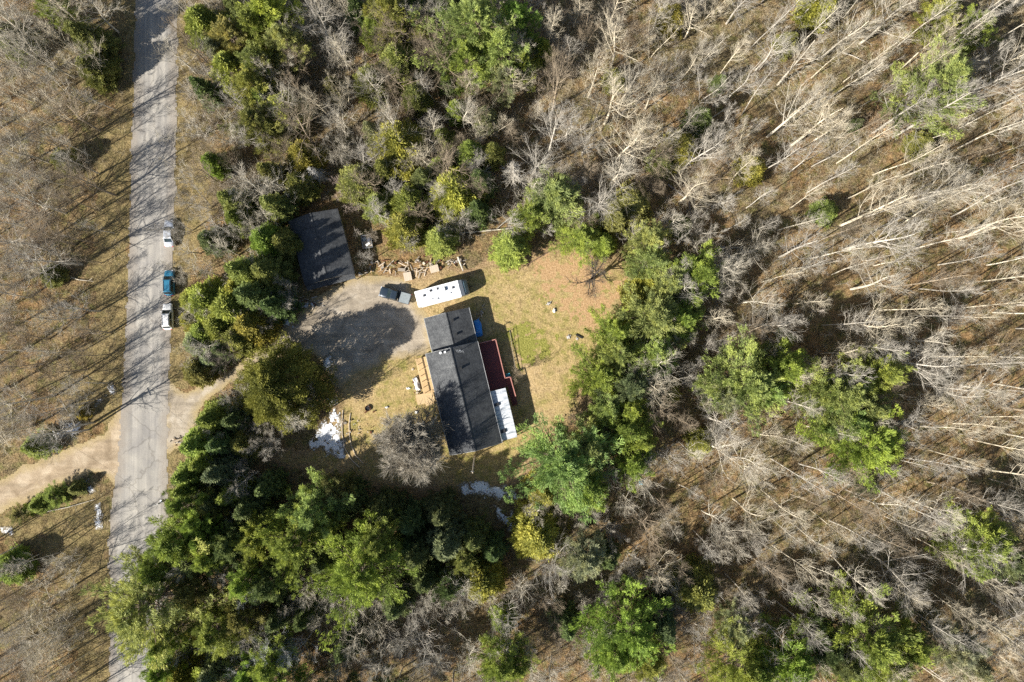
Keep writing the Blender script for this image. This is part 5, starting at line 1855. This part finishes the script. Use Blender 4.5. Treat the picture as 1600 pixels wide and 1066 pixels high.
# ------------------------------------------------------------------ leafless trees
PALE = (.57, .515, .41)
CREAM = (.62, .545, .405)
GREY = (.47, .43, .36)
BROWN = (.33, .265, .185)
DARK = (.16, .13, .105)
FIX = [  # notable single trees: base px, height, family, colour, scale, look
    (806, 582, 5.5, 'K', BROWN, .8, 'small brown bare tree on the lawn right of the red deck'),
    (1120, 392, 5.0, 'N', (.55, .55, .5), 1.0, 'grey-white dead conifer above the bright pine right of the lawn'),
    (898, 650, 6.0, 'K', (.52, .48, .44), .9, 'grey fuzzy bare bush tree at the lower edge of the back lawn'),
    (802, 285, 12.0, 'N', GREY, 1.4, 'grey dead conifer with radiating limbs above the fallen logs'),
    (505, 282, 9.0, 'N', (.55, .53, .48), 1.1, 'pale dead conifer above the garage'),
    (545, 300, 7.0, 'K', (.42, .33, .28), 1.0, 'reddish bare thicket tree at the upper corner of the garage'),
    (555, 330, 6.0, 'K', (.42, .34, .28), .9, 'reddish bare thicket tree beside the garage roof'),
    (585, 372, 5.0, 'K', (.42, .36, .28), .8, 'small tan bare tree right of the utility trailer'),
    (385, 548, 13.0, 'M', DARK, .8, 'dark bare tree overhanging the driveway mouth'),
    (340, 112, 13.0, 'M', DARK, .7, 'dark bare tree leaning over the upper road'),
    (372, 398, 10.0, 'M', PALE, .8, 'pale bare tree reaching over the silver car'),
    (345, 430, 9.0, 'M', GREY, .7, 'grey bare tree reaching towards the blue car'),
    (560, 120, 16.0, 'A', CREAM, .9, 'tall white-barked birch in the upper left wood'),
    (548, 205, 12.0, 'M', PALE, .85, 'pale many-limbed bare tree left of the yellow-olive cedar'),
    (545, 110, 13.0, 'M', GREY, .85, 'grey rounded bare tree beside the white birch'),
    (800, 160, 13.0, 'M', CREAM, .9, 'large cream bare tree right of the light green pines'),
    (955, 105, 15.0, 'M', CREAM, 1.0, 'broad cream bare tree in the top middle wood'),
    (1020, 870, 12.0, 'M', CREAM, .95, 'round cream bare tree in the lower middle wood'),
    (1060, 690, 15.0, 'A', PALE, .85, 'long pale leaning bare tree right of the lower pines'),
    (885, 215, 13.0, 'M', GREY, 1.0, 'grey broad bare tree above the bright lawn-edge pine'),
    (640, 978, 12.0, 'M', GREY, .8, 'grey bare tree at the bottom middle'),
    (490, 985, 13.0, 'M', (.5, .5, .48), .75, 'whitish bare tree left of the bottom middle'),
    (905, 920, 9.0, 'M', PALE, .6, 'small pale star-shaped bare tree at the bottom middle'),
    (1370, 196, 5.0, 'T', (.50, .36, .22), .9, 'tan bush still holding dry leaves in the upper right wood'),
]
FAM = {'A': ('aspen_tree', ASPENS, 18.0), 'M': ('bare_tree', MAPLES, 15.0), 'K': ('bare_shrub', CLUMPS, 12.0), 'N': ('dead_conifer', SNAGS, 9.0)}
BARE = [(v.x, v.y, 2.0)]
TAN = cedar_variant(221, 5.0, 2.4, .6, .4, .5)
TAN[0].materials.append(M['bark']); TAN[1].materials.append(M['needles'])
for i, (px, py, h, fam, col, s, look) in enumerate(FIX):
    x, y = XY(px, py)
    if fam == 'T':
        t = plant('beech_bush', TAN, x, y, .3, s, s, BROWN, col)
        tag(t, look, 'bush')
        continue
    nm, vs, H0 = FAM[fam]
    t = plant(nm, vs[i % len(vs)], x, y, i * 1.3, s * h / H0 * 1.05, h / H0, tuple(min(.8, c * 1.1) for c in col), col)
    tag(t, look, 'tree', 'leafless trees')
    BARE.append((x, y, 2.0))

rb = np.random.default_rng(91)


def zone(px, py):
    """what kind of leafless wood grows where: (probability, families, colours, height range)"""
    if px < 205:
        if py > 690 and py < 840: return None
        if 150 < px and 150 < py < 640: return (.45, 'AM', [GREY, BROWN], (9, 14))
        return (1.0, 'AMKMA', [GREY, CREAM, PALE, PALE, BROWN], (10, 16))
    if px < 300: return None
    if px < 460:
        if py < 330: return (.9, 'MK', [GREY, PALE, BROWN], (8, 13))
        if py > 850: return (.6, 'M', [GREY, (.5, .5, .48)], (9, 14))
        return (.6, 'MK', [GREY, PALE], (7, 11))
    if py > 700 and px < 830:
        return (.9, 'MMK', [GREY, PALE, PALE], (9, 13)) if py > 890 else None
    if px < 1000 and py < 330: return (.8, 'MAMK', [PALE, GREY, CREAM, BROWN], (10, 16))
    if px < 1120 and py > 640: return (.85, 'MAK', [GREY, PALE, BROWN], (9, 15))
    if px > 1000: return (1.0, 'AAAAM' if px > 1180 else 'AMK', [CREAM, PALE, GREY, PALE, CREAM, GREY, BROWN], (13, 20) if px > 1180 else (10, 16))
    return (.4, 'MK', [GREY, BROWN], (7, 11))


NC = 14000
cpx, cpy = rb.uniform(-60, 1700, NC), rb.uniform(-60, 1200, NC)
copen = near_open((cpx - 800) * MPP, (533 - cpy) * MPP)
GX, GY = W(501.6, 386).x, W(501.6, 386).y
CONA = np.array(CONB)
pts = []
BXY = np.array([(a, b) for a, b, _ in BARE])
for px, py, op in zip(cpx, cpy, copen):
    zn = zone(px, py)
    if zn is None or op > -2.2 or rb.uniform() > zn[0]: continue
    x, y = XY(px, py)
    if abs(x - HC.x) < 12 and abs(y - HC.y) < 14: continue
    if abs(x - GX) < 7 and abs(y - GY) < 8: continue
    if (((CONA[:, 0] - x) ** 2 + (CONA[:, 1] - y) ** 2) < np.maximum(1.5, CONA[:, 2] * .5) ** 2).any(): continue
    dmin = 4.0 if px > 1180 else (3.3 if px < 205 else 3.7)
    if ((BXY[:, 0] - x) ** 2 + (BXY[:, 1] - y) ** 2).min() < dmin ** 2: continue
    BXY = np.vstack([BXY, (x, y)])
    pts.append((px, py, x, y, zn))
inside = [q for q in pts if 5 < q[0] < 1590 and 5 < q[1] < 1060]
outside = [q for q in pts if not (5 < q[0] < 1590 and 5 < q[1] < 1060)]
inside = [inside[i] for i in rb.permutation(len(inside))]
inside.sort(key=lambda q: 0 if (q[0] < 205 or q[0] > 1180) else 1)
NMAX = 620
scored = []
for q in inside:
    hmin, hmax = q[4][3]
    scored.append((rb.uniform(hmin, hmax), q))
spare = outside + [q for _, q in scored[NMAX:]]
WORDF = {'A': 'slender bare aspen', 'M': 'spreading bare tree', 'K': 'many-stemmed bare shrub'}
SPF = {'A': 'aspen', 'M': 'bare tree', 'K': 'bare shrub'}
GRF = {'A': 'leafless aspens', 'M': 'leafless trees', 'K': 'leafless shrubs'}
for h, (px, py, x, y, zn) in scored[:NMAX]:
    fam = zn[1][rb.integers(len(zn[1]))]
    col = zn[2][rb.integers(len(zn[2]))]
    nm, vs, H0 = FAM[fam]
    if fam == 'K': h = min(h, 11)
    cw = 'cream' if col is CREAM else 'pale' if col is PALE else 'brown' if col is BROWN else 'grey'
    c = np.array(col) * rb.uniform(.85, 1.12)
    s = h / H0
    t = plant(nm, vs[rb.integers(len(vs))], x, y, rb.uniform(0, 6.28), s * rb.uniform(.85, 1.15), s, tuple(np.minimum(.8, c * 1.15)), tuple(c * .92), 'tree' if fam != 'K' else 'shrub', GRF[fam],
              (rb.normal(0, .035), rb.normal(0, .035)))
    k = 1 / (1 - h * .7 / CAM_H)
    TREES.append((t, SPF[fam], cw + ' ' + WORDF[fam], (800 + (px - 800) * k, 533 + (py - 533) * k)))

# labels: each tree is told apart by its rank on one side of something easy to find
LAND = [('the house', 725, 600), ('the garage', 502, 386), ('the camper', 686, 458), ('the olive cedar at the bend', 437, 606), ('the silver car', 264, 365), ('the white car', 262, 495),
        ('the mailboxes', 197, 595), ('the dirt track', 60, 750), ('the lone upper-right pine', 1465, 132), ('the tan leafy bush', 1370, 195), ('the pine cluster right of centre', 1345, 650),
        ('the photo\'s top right corner', 1600, 0), ('the photo\'s bottom right corner', 1600, 1066), ('the photo\'s top left corner', 0, 0), ('the photo\'s bottom left corner', 0, 1066),
        ('the photo\'s bottom edge centre', 800, 1066), ('the photo\'s top edge centre', 800, 0), ('the bare lawn tree', 921, 440), ('the broad pine below the sunroom', 880, 722)]
DIRW = ['right of', 'above right of', 'above', 'above left of', 'left of', 'below left of', 'below', 'below right of']
ORD = ['nearest', 'second nearest', 'third nearest', 'fourth nearest', 'fifth nearest', 'sixth nearest', 'seventh nearest', 'eighth nearest', 'ninth nearest', 'tenth nearest', 'eleventh nearest', 'twelfth nearest']
cells = {}
for (t, sp, look, (cx, cy)) in TREES:
    best = min(range(len(LAND)), key=lambda j: math.hypot(cx - LAND[j][1], cy - LAND[j][2]))
    nm, lx, ly = LAND[best]
    o8 = int(round(math.atan2(ly - cy, cx - lx) / (math.pi / 4))) % 8
    cells.setdefault((sp, best, o8), []).append((math.hypot(cx - lx, cy - ly), t, look))
for (sp, best, o8), lst in cells.items():
    lst.sort(key=lambda a: a[0])
    for r, (d, t, look) in enumerate(lst):
        word = ORD[r] if r < 12 else str(r + 1) + 'th nearest'
        t['label'] = '%s, %s one %s %s' % (look, word, DIRW[o8], LAND[best][0])


# ------------------------------------------------------------------ uncountable growth
def joined_bare(name, spots, label):
    V, F, k = [], [], 0
    protos = []
    for i in range(5):
        rng = np.random.default_rng(900 + i)
        ch = []
        H = 10.0
        ch.append((np.array([[0, 0, -.4], [.1, .05, 4], [0, .1, 7.5], [.1, 0, H]]), [.10, .075, .045, .012], 3))
        for q in range(13):
            t = rng.uniform(.3, .97)
            az = rng.uniform(0, 6.28); e = rng.uniform(.5, 1.1)
            d = np.array([math.cos(az) * math.cos(e), math.sin(az) * math.cos(e), math.sin(e)])
            lp, lr = limb(rng, np.array([0, 0, H * t]), d, 2.4 * (1.2 - t), .03, 4, .15, .12)
            ch.append((lp, lr, 3))
            for w in range(5):
                k3 = rng.integers(0, 3)
                tp, tr = limb(rng, lp[k3], deviate(rng, d, .7), 1.1, .010, 3, .2, .1)
                ch.append((tp, tr, 3))
        VV, FF, kk = [], [], 0
        for a, b, n in ch:
            vs, fs = tube_geo(a, b, n)
            VV.append(vs); FF.append(np.array(fs) + kk); kk += len(vs)
        protos.append((np.concatenate(VV), np.concatenate(FF)))
    rng = np.random.default_rng(77)
    for (x, y, h) in spots:
        pv, pf = protos[rng.integers(5)]
        a = rng.uniform(0, 6.28)
        s = h / 10.0
        R = np.array([[math.cos(a), -math.sin(a), 0], [math.sin(a), math.cos(a), 0], [0, 0, 1]])
        V.append(pv @ R.T * np.array([s * 1.1, s * 1.1, s]) + np.array([x, y, float(gz(np.array([x]), np.array([y]))[0])]))
        F.append(pf + k); k += len(pv)
    me = bpy.data.meshes.new(name)
    me.from_pydata(np.concatenate(V).tolist(), [], np.concatenate(F).tolist())
    me.update()
    o = link_mesh(name, me, 'bark')
    o.color = (.50, .445, .37, 1)
    tag(o, label, None, None, 'stuff')


sap = []
rs = np.random.default_rng(123)
for q in spare:
    sap.append((q[2], q[3], rs.uniform(*q[4][3])))
spx, spy = rs.uniform(-20, 1620, 2600), rs.uniform(-20, 1090, 2600)
sop = near_open((spx - 800) * MPP, (533 - spy) * MPP)
for px, py, op in zip(spx, spy, sop):
    zn = zone(px, py)
    if len(sap) > 480 or zn is None or op > -2.5 or rs.uniform() > zn[0] * (.5 if px > 1000 else 1.0): continue
    x, y = XY(px, py)
    if abs(x - GX) < 7 and abs(y - GY) < 8: continue
    sap.append((x, y, rs.uniform(4, 9)))
joined_bare('sapling_thicket', sap, 'thin leafless saplings filling the woods between the larger trees')


def brush(name, n, seed, label, col, zones, hrange, twigs):
    rng = np.random.default_rng(seed)
    pxs, pys = rng.uniform(-30, 1630, n * 12), rng.uniform(-30, 1100, n * 12)
    k = MPP
    x, y = (pxs - 800) * k, (533 - pys) * k
    ok = near_open(x, y) < -.6
    cl = fbm(x, y, 7.0, seed, 3)
    ok &= cl > rng.uniform(.25, .72, len(x))
    gxy = W(501.6, 386)
    ok &= ~((np.abs(x - gxy.x) < 6) & (np.abs(y - gxy.y) < 7.5))
    ok &= zones(pxs, pys, rng)
    x, y = x[ok][:n], y[ok][:n]
    z = gz(x, y)
    m = len(x)
    base = np.repeat(np.stack([x, y, z], 1), twigs, 0)
    N_ = len(base)
    base = base + np.concatenate([rng.normal(0, .22, (N_, 2)), np.zeros((N_, 1))], 1)
    d = unit(np.stack([rng.normal(0, .55, N_), rng.normal(0, .55, N_), np.abs(rng.normal(.9, .3, N_))], 1))
    L = np.repeat(rng.uniform(*hrange, m), twigs)[:, None] * rng.uniform(.5, 1.2, (N_, 1))
    side = unit(np.cross(d, rng.normal(0, 1, (N_, 3)))) * .013
    tip = base + d * L
    t1 = np.stack([base - side, base + side, tip], 1)
    kb = rng.uniform(.4, .7, (N_, 1))
    b2 = base + d * L * kb
    t2 = np.stack([b2 - side * .8, b2 + side * .8, b2 + unit(d + rng.normal(0, .5, (N_, 3))) * L * .5], 1)
    me = tri_mesh(name, np.concatenate([t1, t2]))
    o = link_mesh(name, me, 'bark')
    o.color = (*col, 1)
    tag(o, label, None, None, 'stuff')


brush('undergrowth', 5200, 5, 'pale dry brush under the leafless woods', (.49, .42, .285), lambda a, b, r: ((a > 1000) & (r.uniform(0, 1, len(a)) < .7)) | ((b < 330) & (a > 280)) | ((a < 200) & (r.uniform(0, 1, len(a)) < .45)) | (b > 850), (.6, 2.0), 22)
brush('undergrowth', 4300, 6, 'dull brown brush among the trees', (.25, .19, .13), lambda a, b, r: np.ones(len(a), bool), (.6, 1.8), 22)
brush('undergrowth', 1000, 12, 'tall grey thicket in the wood left of the road', (.50, .45, .375), lambda a, b, r: (a < 120 - r.uniform(0, 60, len(a))) & ((b < 690) | (b > 850)), (1.6, 4.0), 36)
brush('undergrowth', 1200, 14, 'tall grey thicket in the upper and lower woods', (.46, .405, .33), lambda a, b, r: (a > 290) & (a < 1100) & ((b < 340) | (b > 880)), (1.4, 3.4), 34)
brush('undergrowth', 2600, 8, 'low olive ground plants in the woods', (.23, .215, .06), lambda a, b, r: np.ones(len(a), bool), (.2, .7), 26)


# ------------------------------------------------------------------ fallen trunks
def fallen(px0, py0, px1, py1, r, col, label, sub=3, seed=0):
    a, b = W(px0, py0), W(px1, py1)
    rng = np.random.default_rng(seed)
    A = np.array([0, 0, r + .05]); B = np.array([b.x - a.x, b.y - a.y, r + .35])
    L = np.linalg.norm(B)
    mid = (A + B) / 2 + np.array([rng.normal(0, .02) * L, rng.normal(0, .02) * L, 0])
    t = thing('fallen_log', label, 'log', (a.x, a.y, float(gz(np.array([a.x]), np.array([a.y]))[0])), 0, 'fallen trunks')
    me = chains_mesh('log', [(np.array([A, mid, B]), [r, r * .8, r * .35], 7)])
    o = link_mesh('trunk', me, 'bark', t); o.color = (*col, 1)
    ch = []
    for k in range(sub):
        u = rng.uniform(.45, .95)
        d = unit(unit(B - A) + rng.normal(0, .7, 3) * np.array([1, 1, .4]) + [0, 0, .2])
        lp, lr = limb(rng, A + (B - A) * u, d, L * rng.uniform(.12, .28), r * .3, 4, .1, .15)
        ch.append((lp, lr, 4))
    if ch:
        o = link_mesh('branches', chains_mesh('branches', ch), 'bark', t); o.color = (*col, 1)


FALL = [(828, 354, 704, 366, .14, PALE, 'thin pale fallen trunk lying left of the lawn-edge spruce', 2), (800, 338, 776, 358, .16, GREY, 'short leaning log across the upper thin fallen trunk', 0), (716, 402, 724, 424, .22, GREY, 'grey log end behind the camper roof', 0),
        (1044, 288, 1075, 312, .2, (.2, .18, .16), 'dark fallen log in the shaded hollow above the pines', 1), (1076, 315, 1086, 362, .16, DARK, 'dark leaning log below the shaded hollow log', 1),
        (1075, 205, 1150, 160, .12, CREAM, 'pale fallen pole in the upper right clearing', 4), (1310, 80, 1352, 98, .1, GREY, 'thin fallen pole among the upper right trees', 1),
        (100, 888, 88, 880, .14, CREAM, 'short pale log on the lower left verge', 0), (70, 800, 150, 780, .1, GREY, 'thin fallen pole below the dirt track', 1),
        (272, 690, 290, 684, .25, BROWN, 'brown log at the driveway mouth', 1), (1240, 420, 1310, 408, .12, CREAM, 'cream fallen stem in the right wood', 4), (1180, 820, 1240, 800, .12, PALE, 'pale fallen stem in the lower right clearing', 2),
        (40, 380, 92, 400, .1, GREY, 'grey fallen pole in the left wood', 3), (95, 428, 148, 440, .1, PALE, 'pale bent fallen pole left of the road', 2), (380, 672, 424, 660, .14, GREY, 'grey fallen log in the shade below the olive cedar', 1),
        (860, 392, 806, 424, .1, (.2, .13, .09), 'dark brush pile stem at the top of the back lawn', 6)]
for i, f in enumerate(FALL):
    fallen(*f[:6], f[6], f[7], i)
